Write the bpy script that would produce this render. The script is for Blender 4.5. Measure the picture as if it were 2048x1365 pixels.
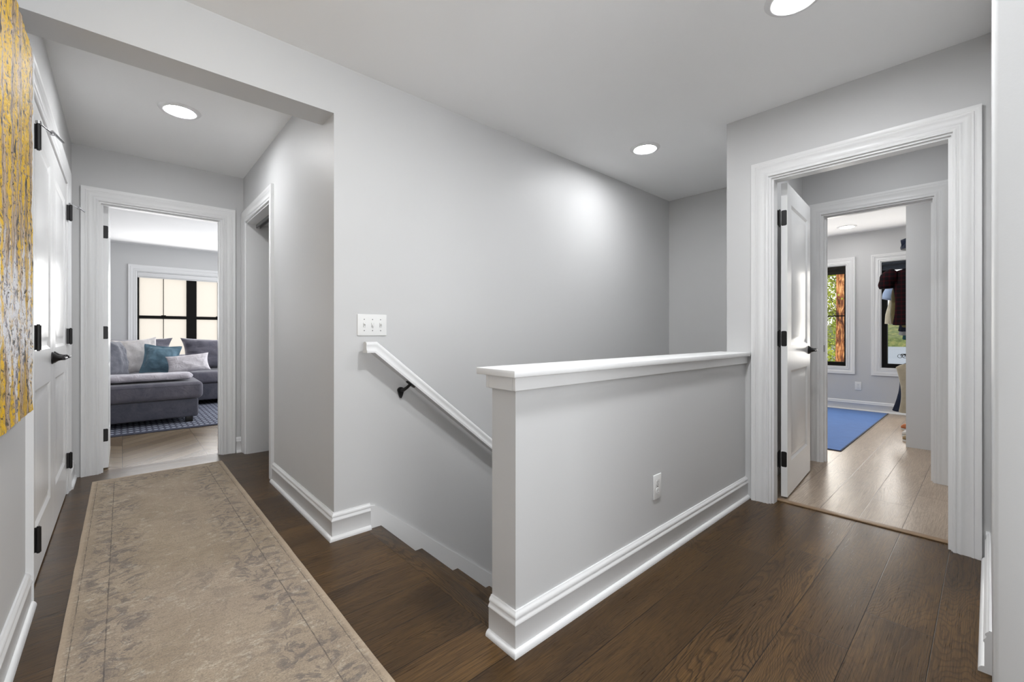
import bpy, bmesh, math, random
from mathutils import Vector, Matrix, noise as mnoise
random.seed(7)
S = bpy.context.scene
for o in list(bpy.data.objects):
    bpy.data.objects.remove(o)
col = S.collection

# ------------------------------------------------------------------ camera, world, exposure
TH = math.radians(47.895)
cam = bpy.data.cameras.new('camera')
cam.sensor_width = 36.0
cam.lens = 862.36 / 2048 * 36.0
cam.shift_y = -14.2 / 2048
cam.clip_start = 0.02
cam.clip_end = 2000
cam_o = bpy.data.objects.new('camera', cam)
cam_o.location = (0, 0, 1.05)
cam_o.rotation_euler = (math.pi / 2, 0, TH - math.pi / 2)
col.objects.link(cam_o)
S.camera = cam_o

W = bpy.data.worlds.new('sky')
W.use_nodes = True
bg = W.node_tree.nodes['Background']
bg.inputs[0].default_value = (0.98, 0.99, 1.0, 1)
bg.inputs[1].default_value = 1.25
S.world = W

S.view_settings.view_transform = 'Standard'
S.view_settings.look = 'None'
S.view_settings.gamma = 1
S.view_settings.use_curve_mapping = False
S.view_settings.exposure = 0.2
S.cycles.max_bounces = 10
S.cycles.diffuse_bounces = 6
S.cycles.transparent_max_bounces = 16


def sun(name, to_sun, power, ang, color=(1, 1, 1)):
    l = bpy.data.lights.new(name, 'SUN')
    l.energy = power
    l.angle = math.radians(ang)
    l.color = color
    o = bpy.data.objects.new(name, l)
    o.rotation_euler = Vector(to_sun).to_track_quat('Z', 'Y').to_euler()
    col.objects.link(o)


def area(name, loc, aim, sx, sy, power, color=(1, 1, 1), spread=180):
    l = bpy.data.lights.new(name, 'AREA')
    l.shape = 'RECTANGLE'
    l.size, l.size_y = sx, sy
    l.energy = power
    l.color = color
    l.spread = math.radians(spread)
    o = bpy.data.objects.new(name, l)
    o.location = loc
    o.rotation_euler = (-Vector(aim)).to_track_quat('Z', 'Y').to_euler()
    col.objects.link(o)
    return o


H_CEIL = 2.44
sun('sun', (-0.42, 0.62, 0.62), 3.2, 3, (1.0, 0.93, 0.82))
area('landing_back_fill', (0.45, -1.57, 1.1), (0.1, 1, 0.5), 1.1, 1.4, 26, (0.94, 0.97, 1))  # unseen fill added behind the camera, at an invented window opening


def lamp_disk(name, loc, power, r=0.08, aim=(0, 0, -1)):
    l = bpy.data.lights.new(name, 'AREA')
    l.shape = 'DISK'
    l.size = 2 * r
    l.energy = power
    l.color = (0.95, 0.975, 1.0)
    o = bpy.data.objects.new(name, l)
    o.location = loc
    o.rotation_euler = (-Vector(aim)).to_track_quat('Z', 'Y').to_euler()
    col.objects.link(o)


lamp_disk('landing_top_fill', (1.05, 0.6, H_CEIL - 0.02), 22)  # added overhead fill for the landing, no fixture modelled
lamp_disk('landing_header_fill', (0.25, 1.1, H_CEIL - 0.1), 3.0, 0.05, (-0.1, 1, -0.3))  # added fill aimed at the hall header to brighten it
lamp_disk('dressing_lamp', (4.85, 1.25, H_CEIL - 0.02), 13)
lamp_disk('passage_lamp', (3.55, 0.5, H_CEIL - 0.02), 4)
# daylight at the visible windows, plus added side fills at windowless walls
area('daylight_sofa_room', (0.9, 8.84, 1.45), (0, -1, -0.1), 2.3, 1.1, 42)
area('sofa_room_side_fill', (2.95, 6.6, 1.5), (-1, 0, 0.05), 2.4, 1.4, 54, (0.92, 0.96, 1.0))  # added fill from the right, this wall has no window
area('daylight_dressing_window', (7.44, 1.63, 1.3), (-1, 0, 0), 0.5, 1.3, 13, (1.0, 0.96, 0.9))
area('daylight_dressing_window', (7.44, 0.68, 1.3), (-1, 0, 0), 0.5, 1.3, 13, (1.0, 0.96, 0.9))
area('dressing_side_fill', (6.0, 2.75, 1.5), (0, -1, 0.1), 1.6, 1.4, 10)  # added fill in front of the solid left wall

# ------------------------------------------------------------------ materials


class N:
    """small node-tree writer"""
    def __init__(s, name):
        s.m = bpy.data.materials.new(name)
        s.m.use_nodes = True
        s.t = s.m.node_tree
        s.b = s.t.nodes['Principled BSDF']
        s.out = s.t.nodes['Material Output']

    def add(s, typ, **kw):
        n = s.t.nodes.new(typ)
        for k, v in kw.items():
            setattr(n, k, v)
        return n

    def put(s, sock, v):
        if isinstance(v, bpy.types.NodeSocket):
            s.t.links.new(v, sock)
        elif v is not None:
            if isinstance(v, (tuple, list)) and sock.type == 'RGBA' and len(v) == 3:
                v = (*v, 1)
            sock.default_value = v

    def math(s, op, a, b=None, c=None, clamp=False):
        n = s.add('ShaderNodeMath', operation=op, use_clamp=clamp)
        for i, v in enumerate((a, b, c)):
            if v is not None:
                s.put(n.inputs[i], v)
        return n.outputs[0]

    def obj(s):
        return s.add('ShaderNodeTexCoord').outputs['Object']

    def sep(s, v):
        n = s.add('ShaderNodeSeparateXYZ')
        s.put(n.inputs[0], v)
        return n.outputs

    def comb(s, x, y, z=0.0):
        n = s.add('ShaderNodeCombineXYZ')
        for i, v in enumerate((x, y, z)):
            s.put(n.inputs[i], v)
        return n.outputs[0]

    def noise(s, vec, scale=5, detail=2, rough=0.5, dist=0.0):
        n = s.add('ShaderNodeTexNoise')
        s.put(n.inputs['Vector'], vec)
        n.inputs['Scale'].default_value = scale
        n.inputs['Detail'].default_value = detail
        n.inputs['Roughness'].default_value = rough
        n.inputs['Distortion'].default_value = dist
        return n.outputs[0]

    def white(s, vec):
        n = s.add('ShaderNodeTexWhiteNoise', noise_dimensions='3D')
        s.put(n.inputs[0], vec)
        return n.outputs[0]

    def ramp(s, fac, stops, interp='LINEAR'):
        n = s.add('ShaderNodeValToRGB')
        r = n.color_ramp
        r.interpolation = interp
        while len(r.elements) < len(stops):
            r.elements.new(0.5)
        for e, (p, c) in zip(r.elements, stops):
            e.position = p
            if isinstance(c, (int, float)):
                c = (c, c, c)
            e.color = (*c, 1)
        s.put(n.inputs[0], fac)
        return n.outputs[0]

    def mix(s, fac, a, b, mode='MIX'):
        n = s.add('ShaderNodeMix', data_type='RGBA', blend_type=mode)
        s.put(n.inputs[0], fac)
        s.put(n.inputs[6], a)
        s.put(n.inputs[7], b)
        return n.outputs[2]

    def bump(s, h, strength=0.3, dist=0.002, normal=None):
        n = s.add('ShaderNodeBump')
        n.inputs['Strength'].default_value = strength
        n.inputs['Distance'].default_value = dist
        s.put(n.inputs['Height'], h)
        if normal is not None:
            s.put(n.inputs['Normal'], normal)
        return n.outputs[0]

    def set(s, color=None, rough=None, spec=None, normal=None, metal=None):
        s.put(s.b.inputs['Base Color'], color)
        s.put(s.b.inputs['Roughness'], rough)
        s.put(s.b.inputs['Specular IOR Level'], spec)
        s.put(s.b.inputs['Normal'], normal)
        s.put(s.b.inputs['Metallic'], metal)
        return s.m


def paint(name, c, rough=0.5, spec=0.4, bscale=260, bstr=0.12, bdist=0.001):
    k = N(name)
    v = k.obj()
    h = k.noise(v, bscale, 3, 0.6)
    low = k.noise(v, 2.3, 2, 0.5)
    cc = k.mix(low, tuple(x * 0.985 for x in c), tuple(min(1, x * 1.015) for x in c))
    return k.set(cc, rough, spec, k.bump(h, bstr, bdist))


def plain(name, c, rough=0.5, spec=0.5, metal=0.0, bscale=None, bstr=0.2, bdist=0.001, var=0.06):
    k = N(name)
    v = k.obj()
    low = k.noise(v, 9, 3, 0.55)
    cc = k.mix(low, tuple(x * (1 - var) for x in c), tuple(x * (1 + var) for x in c))
    nrm = k.bump(k.noise(v, bscale, 3, 0.6), bstr, bdist) if bscale else None
    return k.set(cc, rough, spec, nrm, metal)


def fabric(name, c, c2=None, weave=900, rough=0.9, var=0.16, wr=0.3):
    k = N(name)
    v = k.obj()
    low = k.noise(v, 7, 3, 0.6, 0.6)
    fine = k.noise(v, weave, 2, 0.6)
    c2 = c2 or tuple(x * (1 - 2 * var) for x in c)
    cc = k.mix(k.ramp(low, [(0.3, 0.0), (0.7, 1.0)]), c2, c)
    cc = k.mix(k.math('MULTIPLY', fine, 0.35), cc, tuple(x * 0.6 for x in c))
    wrinkle = k.noise(v, 11, 2, 0.5, 1.4)
    n1 = k.bump(wrinkle, wr, 0.02)
    m = k.set(cc, rough, 0.2, k.bump(fine, 0.25, 0.001, n1))
    k.b.inputs['Sheen Weight'].default_value = 0.25
    return m


def planks(name, dark, mid, light, y_seam=0.129, w=0.185, L=1.75, rough=(0.22, 0.38), tint=0.4, ringdark=0.6, spec=0.4, gaps=True, swap=False):
    k = N(name)
    x, y, z = k.sep(k.obj())
    if swap:
        x, y = y, x
    ry = k.math('DIVIDE', k.math('SUBTRACT', y, y_seam), w)
    row = k.math('FLOOR', ry)
    fy = k.math('SUBTRACT', ry, row)
    sh = k.white(k.comb(row, 3.7, 1.1))
    rx = k.math('ADD', k.math('DIVIDE', x, L), k.math('MULTIPLY', sh, 7.0))
    cx = k.math('FLOOR', rx)
    fx = k.math('SUBTRACT', rx, cx)
    rnd = k.white(k.comb(row, cx, 0.5))
    rnd2 = k.white(k.comb(row, cx, 9.5))
    ey = k.math('MULTIPLY', k.math('MINIMUM', fy, k.math('SUBTRACT', 1.0, fy)), w)
    ex = k.math('MULTIPLY', k.math('MINIMUM', fx, k.math('SUBTRACT', 1.0, fx)), L)
    e = k.math('MINIMUM', ex, ey)
    gap = k.ramp(k.math('MULTIPLY', e, 300.0), [(0.16, 0.0), (0.5, 1.0)])
    off = k.math('ADD', k.math('MULTIPLY', rnd, 83.0), k.math('MULTIPLY', z, 7.3))
    # cathedral figure: contour lines of a stretched noise field, one cut per plank
    n = k.noise(k.comb(k.math('MULTIPLY', x, 1.05), k.math('MULTIPLY', y, 5.2), off), 1.0, 2, 0.42, 0.25)
    jit = k.noise(k.comb(k.math('MULTIPLY', x, 22.0), k.math('MULTIPLY', y, 60.0), off), 1.0, 2, 0.6)
    nn = k.math('ADD', k.math('MULTIPLY', n, 46.0), k.math('MULTIPLY', jit, 1.1))
    fr = k.math('FRACT', nn)
    ring = k.ramp(fr, [(0.0, 0.0), (0.12, 0.25), (0.38, 1.0), (0.85, 1.0), (1.0, 0.0)])
    fib = k.noise(k.comb(k.math('MULTIPLY', x, 7.0), k.math('MULTIPLY', y, 330.0), off), 1.0, 3, 0.65)
    pore = k.ramp(k.noise(k.comb(k.math('MULTIPLY', x, 16.0), k.math('MULTIPLY', y, 520.0), off), 1.0, 1, 0.5),
                  [(0.32, 0.0), (0.45, 1.0)])
    blotch = k.noise(k.comb(k.math('MULTIPLY', x, 1.6), k.math('MULTIPLY', y, 7.0), off), 1.0, 3, 0.6, 0.5)
    c = k.mix(k.ramp(blotch, [(0.32, 0.0), (0.68, 1.0)]), mid, light)
    c = k.mix(k.math('MULTIPLY', rnd2, tint), c, dark)
    rs = k.math('MULTIPLY', k.math('SUBTRACT', 1.0, ring), k.math('MULTIPLY_ADD', k.math('POWER', rnd, 2.0), ringdark * 1.1, ringdark * 0.3))
    c = k.mix(rs, c, dark)
    c = k.mix(k.math('MULTIPLY', k.ramp(fib, [(0.38, 1.0), (0.6, 0.0)]), 0.6), c, dark)
    c = k.mix(k.math('MULTIPLY', k.math('SUBTRACT', 1.0, pore), 0.3), c, dark)
    if gaps:
        c = k.mix(gap, tuple(d * 0.25 for d in dark), c)
    h = k.math('ADD', k.math('MULTIPLY', fib, 0.35), k.math('MULTIPLY', ring, 0.4))
    if gaps:
        h = k.math('ADD', h, k.math('MULTIPLY', gap, 1.5))
    r = k.math('MULTIPLY_ADD', fib, rough[1] - rough[0], rough[0])
    return k.set(c, r, spec, k.bump(h, 0.22, 0.0012))


def chevron(name, dark, mid, light, colw=0.55, w=0.12):
    k = N(name)
    x, y, z = k.sep(k.obj())
    rx = k.math('DIVIDE', x, colw)
    cx = k.math('FLOOR', rx)
    fx = k.math('SUBTRACT', rx, cx)
    par = k.math('SUBTRACT', k.math('MULTIPLY', k.math('FLOORED_MODULO', cx, 2.0), 2.0), 1.0)
    t = k.math('ADD', y, k.math('MULTIPLY', k.math('MULTIPLY', par, fx), colw))
    t = k.math('ADD', t, k.math('MULTIPLY', k.math('FLOORED_MODULO', cx, 2.0), -colw))
    ry = k.math('DIVIDE', t, w * 1.414)
    row = k.math('FLOOR', ry)
    fy = k.math('SUBTRACT', ry, row)
    rnd = k.white(k.comb(row, cx, 2.5))
    ey = k.math('MULTIPLY', k.math('MINIMUM', fy, k.math('SUBTRACT', 1.0, fy)), w)
    ex = k.math('MULTIPLY', k.math('MINIMUM', fx, k.math('SUBTRACT', 1.0, fx)), colw)
    gap = k.ramp(k.math('MULTIPLY', k.math('MINIMUM', ex, ey), 250.0), [(0.15, 0.0), (0.5, 1.0)])
    u = k.math('MULTIPLY', k.math('SUBTRACT', y, k.math('MULTIPLY', par, x)), 0.7)
    fib = k.noise(k.comb(k.math('MULTIPLY', u, 6.0), k.math('MULTIPLY', t, 120.0), k.math('MULTIPLY', rnd, 50.0)), 1.0, 3, 0.6)
    c = k.mix(rnd, mid, light)
    c = k.mix(k.math('MULTIPLY', fib, 0.6), c, dark)
    c = k.mix(gap, tuple(d * 0.4 for d in dark), c)
    return k.set(c, 0.26, 0.5, k.bump(k.math('ADD', gap, k.math('MULTIPLY', fib, 0.2)), 0.2, 0.001))


M = {}
M['wall'] = paint('wall_paint', (0.585, 0.585, 0.585), 0.48, 0.32)
M['ceil'] = paint('ceiling_paint', (0.88, 0.88, 0.88), 0.75, 0.25)
M['trim'] = plain('trim_enamel', (0.76, 0.76, 0.76), 0.35, 0.45, var=0.008)
M['door'] = plain('door_enamel', (0.82, 0.82, 0.82), 0.27, 0.45, var=0.008)
M['plate'] = plain('switch_plastic', (0.78, 0.78, 0.77), 0.25, 0.5, var=0.01)
M['slot'] = plain('slot_dark', (0.2, 0.2, 0.2), 0.5, 0.3)
M['black'] = plain('black_hardware', (0.012, 0.011, 0.011), 0.38, 0.5, 0.3)
M['steel'] = plain('bright_steel', (0.45, 0.45, 0.46), 0.25, 0.5, 1.0)
M['winblack'] = plain('window_black', (0.008, 0.007, 0.006), 0.6, 0.12)
M['dark_floor'] = planks('walnut_stained_oak', (0.016, 0.0085, 0.004), (0.085, 0.0465, 0.018), (0.155, 0.085, 0.030), spec=0.27)
M['light_floor'] = planks('pale_oak', (0.20, 0.14, 0.095), (0.40, 0.31, 0.23), (0.52, 0.42, 0.32), rough=(0.24, 0.36), tint=0.25, ringdark=0.5)
M['stair_wood'] = planks('stair_oak', (0.014, 0.008, 0.0035), (0.083, 0.046, 0.0185), (0.145, 0.08, 0.029), y_seam=-20.0, w=50.0, L=90.0, spec=0.3, gaps=False, swap=True)
M['chevron'] = chevron('chevron_oak', (0.10, 0.068, 0.04), (0.17, 0.12, 0.075), (0.30, 0.235, 0.16))
M['sofa'] = fabric('grey_velour', (0.17, 0.16, 0.19), (0.1, 0.1, 0.13))
M['sofa_dark'] = fabric('charcoal_velour', (0.11, 0.108, 0.135), (0.065, 0.068, 0.09))
M['pillow_grey'] = fabric('slate_cotton', (0.2, 0.2, 0.23), (0.1, 0.105, 0.13))
M['pillow_white'] = fabric('ivory_cotton', (0.68, 0.64, 0.62), (0.58, 0.55, 0.56))
M['pillow_teal'] = fabric('teal_linen', (0.16, 0.26, 0.33), (0.09, 0.16, 0.21))
M['throw'] = fabric('pale_lilac_fleece', (0.62, 0.58, 0.63), (0.42, 0.4, 0.46), 300, wr=0.8)


def lumbar_mat():
    k = N('striped_white_cotton')
    x, y, z = k.sep(k.obj())
    s = k.math('SINE', k.math('MULTIPLY', z, 380.0))
    s2 = k.ramp(s, [(0.55, 0.0), (0.8, 1.0)])
    c = k.mix(k.math('MULTIPLY', s2, 0.35), (0.72, 0.68, 0.71), (0.5, 0.48, 0.52))
    return k.set(c, 0.9, 0.2, k.bump(k.noise(k.obj(), 12, 2, 0.5, 1.0), 0.5, 0.02))


M['lumbar'] = lumbar_mat()


def area_rug_mat():
    k = N('blue_grey_weave')
    x, y, z = k.sep(k.obj())
    a = k.math('SINE', k.math('MULTIPLY', x, 62.0))
    b = k.math('SINE', k.math('ADD', k.math('MULTIPLY', y, 52.0), k.math('MULTIPLY', k.math('FLOOR', k.math('MULTIPLY', x, 19.74)), 3.14)))
    p = k.math('MULTIPLY', a, b)
    pm = k.ramp(p, [(0.2, 0.0), (0.6, 1.0)])
    j = k.noise(k.obj(), 60, 2, 0.6)
    c = k.mix(pm, (0.07, 0.08, 0.12), (0.5, 0.54, 0.64))
    c = k.mix(k.math('MULTIPLY', j, 0.5), c, (0.16, 0.15, 0.16))
    return k.set(c, 0.95, 0.1, k.bump(p, 0.6, 0.006))


M['area_rug'] = area_rug_mat()


def runner_mat(hx, hy):
    k = N('distressed_runner')
    v = k.obj()
    x, y, z = k.sep(v)
    ax = k.math('ABSOLUTE', x)
    ay = k.math('ABSOLUTE', y)
    ex = k.math('SUBTRACT', hx, ax)
    ey = k.math('SUBTRACT', hy, ay)
    e = k.math('MINIMUM', ex, ey)
    wob = k.math('MULTIPLY', k.math('SUBTRACT', k.noise(v, 35, 2, 0.5), 0.5), 0.004)
    e = k.math('ADD', e, wob)

    def line(at, hw):
        d = k.math('ABSOLUTE', k.math('SUBTRACT', e, at))
        return k.ramp(k.math('DIVIDE', d, hw * 2), [(0.35, 1.0), (0.8, 0.0)])
    fleck = k.noise(k.comb(k.math('MULTIPLY', x, 30.0), k.math('MULTIPLY', y, 75.0), 0.0), 1.0, 4, 0.7)
    low = k.noise(v, 3.2, 4, 0.62, 0.8)
    lowp = k.noise(v, 1.3, 2, 0.5)
    base = k.mix(k.ramp(low, [(0.35, 0.0), (0.65, 1.0)]), (0.365, 0.288, 0.208), (0.49, 0.395, 0.29))
    pink = k.mix(k.ramp(lowp, [(0.4, 0.0), (0.65, 1.0)]), base, (0.466, 0.374, 0.296))
    c = k.mix(0.55, base, pink)
    # worn ornament: curled grey-violet blotches and cream flecks
    orn = k.noise(v, 10, 5, 0.68, 2.2)
    where = k.noise(v, 2.4, 2, 0.5)
    border = k.math('MULTIPLY', k.ramp(e, [(0.04, 0.0), (0.06, 1.0), (0.2, 1.0), (0.26, 0.0)]), 0.3)
    where = k.math('ADD', where, border)
    om = k.math('MULTIPLY', k.ramp(orn, [(0.5, 0.0), (0.56, 1.0)]), k.ramp(where, [(0.46, 0.0), (0.78, 1.0)]))
    om = k.math('MULTIPLY', om, k.ramp(fleck, [(0.34, 0.25), (0.56, 1.0)]))
    c = k.mix(k.math('MULTIPLY', om, 0.72), c, (0.13, 0.12, 0.125))
    orn2 = k.noise(k.comb(k.math('ADD', x, 5.3), y, 2.0), 9, 5, 0.7, 2.0)
    cm = k.math('MULTIPLY', k.ramp(orn2, [(0.54, 0.0), (0.62, 1.0)]), k.ramp(fleck, [(0.45, 0.0), (0.6, 1.0)]))
    c = k.mix(k.math('MULTIPLY', cm, 0.42), c, (0.74, 0.67, 0.55))
    c = k.mix(k.math('MULTIPLY', k.ramp(fleck, [(0.36, 1.0), (0.5, 0.0)]), 0.4), c, (0.22, 0.19, 0.165))
    ln = k.math('MAXIMUM', line(0.028, 0.0013), line(0.115, 0.0016))
    brk = k.ramp(k.noise(v, 26, 2, 0.5), [(0.36, 0.35), (0.55, 1.0)])
    c = k.mix(k.math('MULTIPLY', k.math('MULTIPLY', ln, brk), 0.75), c, (0.09, 0.08, 0.08))
    edge = k.ramp(e, [(0.012, 1.0), (0.02, 0.0)])
    c = k.mix(k.math('MULTIPLY', k.ramp(k.noise(k.comb(k.math('MULTIPLY', x, 170.0), k.math('MULTIPLY', y, 260.0), 3.0), 1.0, 3, 0.7), [(0.36, 1.0), (0.58, 0.0)]), 0.55), c, (0.15, 0.125, 0.105))
    c = k.mix(k.math('MULTIPLY', edge, 0.6), c, (0.48, 0.38, 0.28))
    pile = k.noise(k.comb(k.math('MULTIPLY', x, 260.0), k.math('MULTIPLY', y, 420.0), 0.0), 1.0, 2, 0.6)
    h = k.math('ADD', k.math('MULTIPLY', fleck, 1.0), k.math('MULTIPLY', pile, 0.8))
    return k.set(c, 0.95, 0.1, k.bump(h, 0.45, 0.004))


def painting_mat():
    """loose palette-knife birch trunks in white, ochre and yellow"""
    k = N('impasto_paint')
    v = k.obj()
    x, y, z = k.sep(v)      # y runs along the wall, z up
    wob = k.math('MULTIPLY', k.math('SUBTRACT', k.noise(v, 5, 3, 0.6), 0.5), 0.035)
    yy = k.math('ADD', y, wob)
    stripe = k.noise(k.comb(0.0, k.math('MULTIPLY', yy, 15.0), k.math('MULTIPLY', z, 0.35)), 1.0, 2, 0.5)
    daub = k.noise(k.comb(0.0, k.math('MULTIPLY', y, 48.0), k.math('MULTIPLY', z, 62.0)), 1.0, 4, 0.65, 0.6)
    daub2 = k.noise(k.comb(7.0, k.math('MULTIPLY', y, 26.0), k.math('MULTIPLY', z, 26.0)), 1.0, 4, 0.7, 0.8)
    streak = k.noise(k.comb(3.0, k.math('MULTIPLY', y, 110.0), k.math('MULTIPLY', z, 5.0)), 1.0, 3, 0.6)
    c = k.ramp(stripe, [(0.36, (0.70, 0.42, 0.015)), (0.395, (0.12, 0.075, 0.04)), (0.415, (0.56, 0.40, 0.26)),
                        (0.46, (0.66, 0.52, 0.38)), (0.49, (0.50, 0.36, 0.22)), (0.505, (0.10, 0.065, 0.04)),
                        (0.525, (0.52, 0.40, 0.28)), (0.56, (0.72, 0.44, 0.012)), (0.62, (0.70, 0.46, 0.03))])
    c = k.mix(k.math('MULTIPLY', k.ramp(streak, [(0.4, 0.0), (0.6, 1.0)]), 0.6), c, (0.30, 0.20, 0.12))
    zw = k.math('ADD', z, 0.33)
    zone = k.math('ADD', k.math('MULTIPLY', k.math('ABSOLUTE', zw), 0.12), k.noise(k.comb(0.0, k.math('MULTIPLY', y, 15.0), k.math('MULTIPLY', z, 1.0)), 1.0, 2, 0.5))
    ym = k.math('MULTIPLY', k.ramp(daub, [(0.46, 0.0), (0.49, 1.0)]), k.ramp(zone, [(0.53, 0.0), (0.58, 1.0)]))
    c = k.mix(k.math('MULTIPLY', ym, 0.97), c, (0.80, 0.48, 0.004))
    wz = k.math('ADD', k.math('MULTIPLY', k.math('ABSOLUTE', zw), -0.75), k.noise(k.comb(4.0, k.math('MULTIPLY', y, 17.0), k.math('MULTIPLY', z, 1.2)), 1.0, 2, 0.5))
    wm = k.math('MULTIPLY', k.ramp(daub2, [(0.42, 0.0), (0.5, 1.0)]), k.ramp(wz, [(0.38, 0.0), (0.46, 1.0)]))
    c = k.mix(k.math('MULTIPLY', wm, 0.9), c, (0.72, 0.73, 0.78))
    bl = k.math('MULTIPLY', k.ramp(daub2, [(0.40, 1.0), (0.43, 0.0)]), k.ramp(wz, [(0.25, 0.0), (0.42, 1.0)]))
    c = k.mix(k.math('MULTIPLY', bl, 0.8), c, (0.10, 0.15, 0.27))
    dk = k.ramp(daub, [(0.385, 1.0), (0.41, 0.0)])
    c = k.mix(k.math('MULTIPLY', dk, 0.9), c, (0.022, 0.016, 0.012))
    knots = k.noise(k.comb(1.0, k.math('MULTIPLY', y, 24.0), k.math('MULTIPLY', z, 13.0)), 1.0, 1, 0.4)
    c = k.mix(k.ramp(knots, [(0.64, 0.0), (0.68, 0.95)]), c, (0.025, 0.022, 0.022))
    h = k.math('ADD', daub, k.math('MULTIPLY', daub2, 0.6))
    return k.set(c, 0.55, 0.2, k.bump(h, 0.5, 0.006))


M['painting'] = painting_mat()
M['canvas_edge'] = plain('raw_canvas', (0.52, 0.42, 0.32), 0.85, 0.1)
M['mat_blue'] = fabric('blue_mat', (0.05, 0.16, 0.44), (0.042, 0.135, 0.39), 500, wr=0.05)
M['mat_edge'] = fabric('navy_binding', (0.02, 0.04, 0.1))
M['strip'] = plain('transition_strip', (0.30, 0.2, 0.12), 0.4, 0.4, var=0.2)


def shade_mat(name, c, tr):
    k = N(name)
    t = k.add('ShaderNodeBsdfTranslucent')
    t.inputs[0].default_value = (*c, 1)
    mx = k.add('ShaderNodeMixShader')
    mx.inputs[0].default_value = tr
    k.set(c, 0.9, 0.1)
    k.t.links.new(k.b.outputs[0], mx.inputs[1])
    k.t.links.new(t.outputs[0], mx.inputs[2])
    k.t.links.new(mx.outputs[0], k.out.inputs[0])
    return k.m


M['frosted'] = shade_mat('cream_shade_cloth', (0.8, 0.775, 0.74), 0.8)
M['shade_dark'] = fabric('dark_shade_cloth', (0.02, 0.016, 0.013), wr=0.02)
M['shade_navy'] = fabric('slate_shade_cloth', (0.035, 0.042, 0.055), wr=0.02)


def glass_mat():
    k = N('window_glass')
    tr = k.add('ShaderNodeBsdfTransparent')
    gl = k.add('ShaderNodeBsdfGlossy')
    gl.inputs['Roughness'].default_value = 0.02
    mx = k.add('ShaderNodeMixShader')
    fr = k.add('ShaderNodeFresnel')
    fr.inputs[0].default_value = 1.35
    k.t.links.new(fr.outputs[0], mx.inputs[0])
    k.t.links.new(tr.outputs[0], mx.inputs[1])
    k.t.links.new(gl.outputs[0], mx.inputs[2])
    k.t.links.new(mx.outputs[0], k.out.inputs[0])
    return k.m


M['glass'] = glass_mat()


def emit(name, c, s):
    k = N(name)
    k.set((0.9, 0.9, 0.9), 0.5)
    k.b.inputs['Emission Color'].default_value = (*c, 1)
    k.b.inputs['Emission Strength'].default_value = s
    return k.m


M['led_dim'] = emit('led_diffuser_dimmed', (1, 0.995, 0.985), 40)
M['led'] = emit('led_diffuser', (0.97, 0.985, 1.0), 168)


def bark_mat(name='orange_bark', dim=1.0):
    k = N(name)
    v = k.obj()
    x, y, z = k.sep(v)
    n = k.noise(k.comb(k.math('MULTIPLY', x, 14.0), k.math('MULTIPLY', y, 14.0), k.math('MULTIPLY', z, 3.0)), 1.0, 5, 0.68, 1.2)
    big = k.noise(v, 2.6, 3, 0.6, 0.5)
    n = k.math('ADD', n, k.math('MULTIPLY', k.math('SUBTRACT', big, 0.5), 0.45))
    c = k.ramp(n, [(p_, tuple(q_ * dim for q_ in c_)) for p_, c_ in ((0.32, (0.035, 0.014, 0.009)), (0.44, (0.15, 0.05, 0.022)), (0.54, (0.42, 0.16, 0.055)), (0.66, (0.75, 0.42, 0.19)))])
    return k.set(c, 0.9, 0.1, k.bump(n, 0.9, 0.04))


M['bark'] = bark_mat()
M['twig'] = bark_mat('dark_twig', 0.15)


def leaf_mat(name, a, b, c, sc=2.2):
    k = N(name)
    n = k.noise(k.obj(), sc, 4, 0.7)
    w = k.white(k.obj())
    cc = k.ramp(n, [(0.35, a), (0.5, b), (0.65, c)])
    t = k.add('ShaderNodeBsdfTranslucent')
    k.t.links.new(cc, t.inputs[0])
    mx = k.add('ShaderNodeMixShader')
    mx.inputs[0].default_value = 0.45
    k.set(cc, 0.6, 0.3)
    k.t.links.new(k.b.outputs[0], mx.inputs[1])
    k.t.links.new(t.outputs[0], mx.inputs[2])
    k.t.links.new(mx.outputs[0], k.out.inputs[0])
    return k.m


M['leaf'] = leaf_mat('yellow_green_leaf', (0.14, 0.19, 0.02), (0.34, 0.42, 0.04), (0.62, 0.64, 0.12))
M['hill'] = leaf_mat('hill_woods', (0.07, 0.1, 0.03), (0.15, 0.2, 0.06), (0.3, 0.29, 0.1), 0.22)
M['grass'] = plain('lawn', (0.12, 0.17, 0.05), 0.9, 0.1, var=0.3)


def lake_mat():
    k = N('lake_water')
    x, y, z = k.sep(k.obj())
    n = k.noise(k.comb(k.math('MULTIPLY', x, 0.06), k.math('MULTIPLY', y, 0.02), 0.0), 1.0, 4, 0.6)
    c = k.mix(n, (0.17, 0.2, 0.24), (0.24, 0.27, 0.31))
    return k.set(c, 0.85, 0.1, k.bump(n, 0.3, 1.0))


M['lake'] = lake_mat()


def plaid_mat():
    k = N('plaid_flannel')
    x, y, z = k.sep(k.obj())
    a = k.ramp(k.math('SINE', k.math('MULTIPLY', y, 150.0)), [(0.55, 0.0), (0.7, 1.0)])
    b = k.ramp(k.math('SINE', k.math('MULTIPLY', z, 150.0)), [(0.55, 0.0), (0.7, 1.0)])
    c = k.mix(k.math('MULTIPLY', k.math('ADD', a, b), 0.35), (0.007, 0.005, 0.006), (0.045, 0.004, 0.006))
    return k.set(c, 0.9, 0.1)


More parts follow.
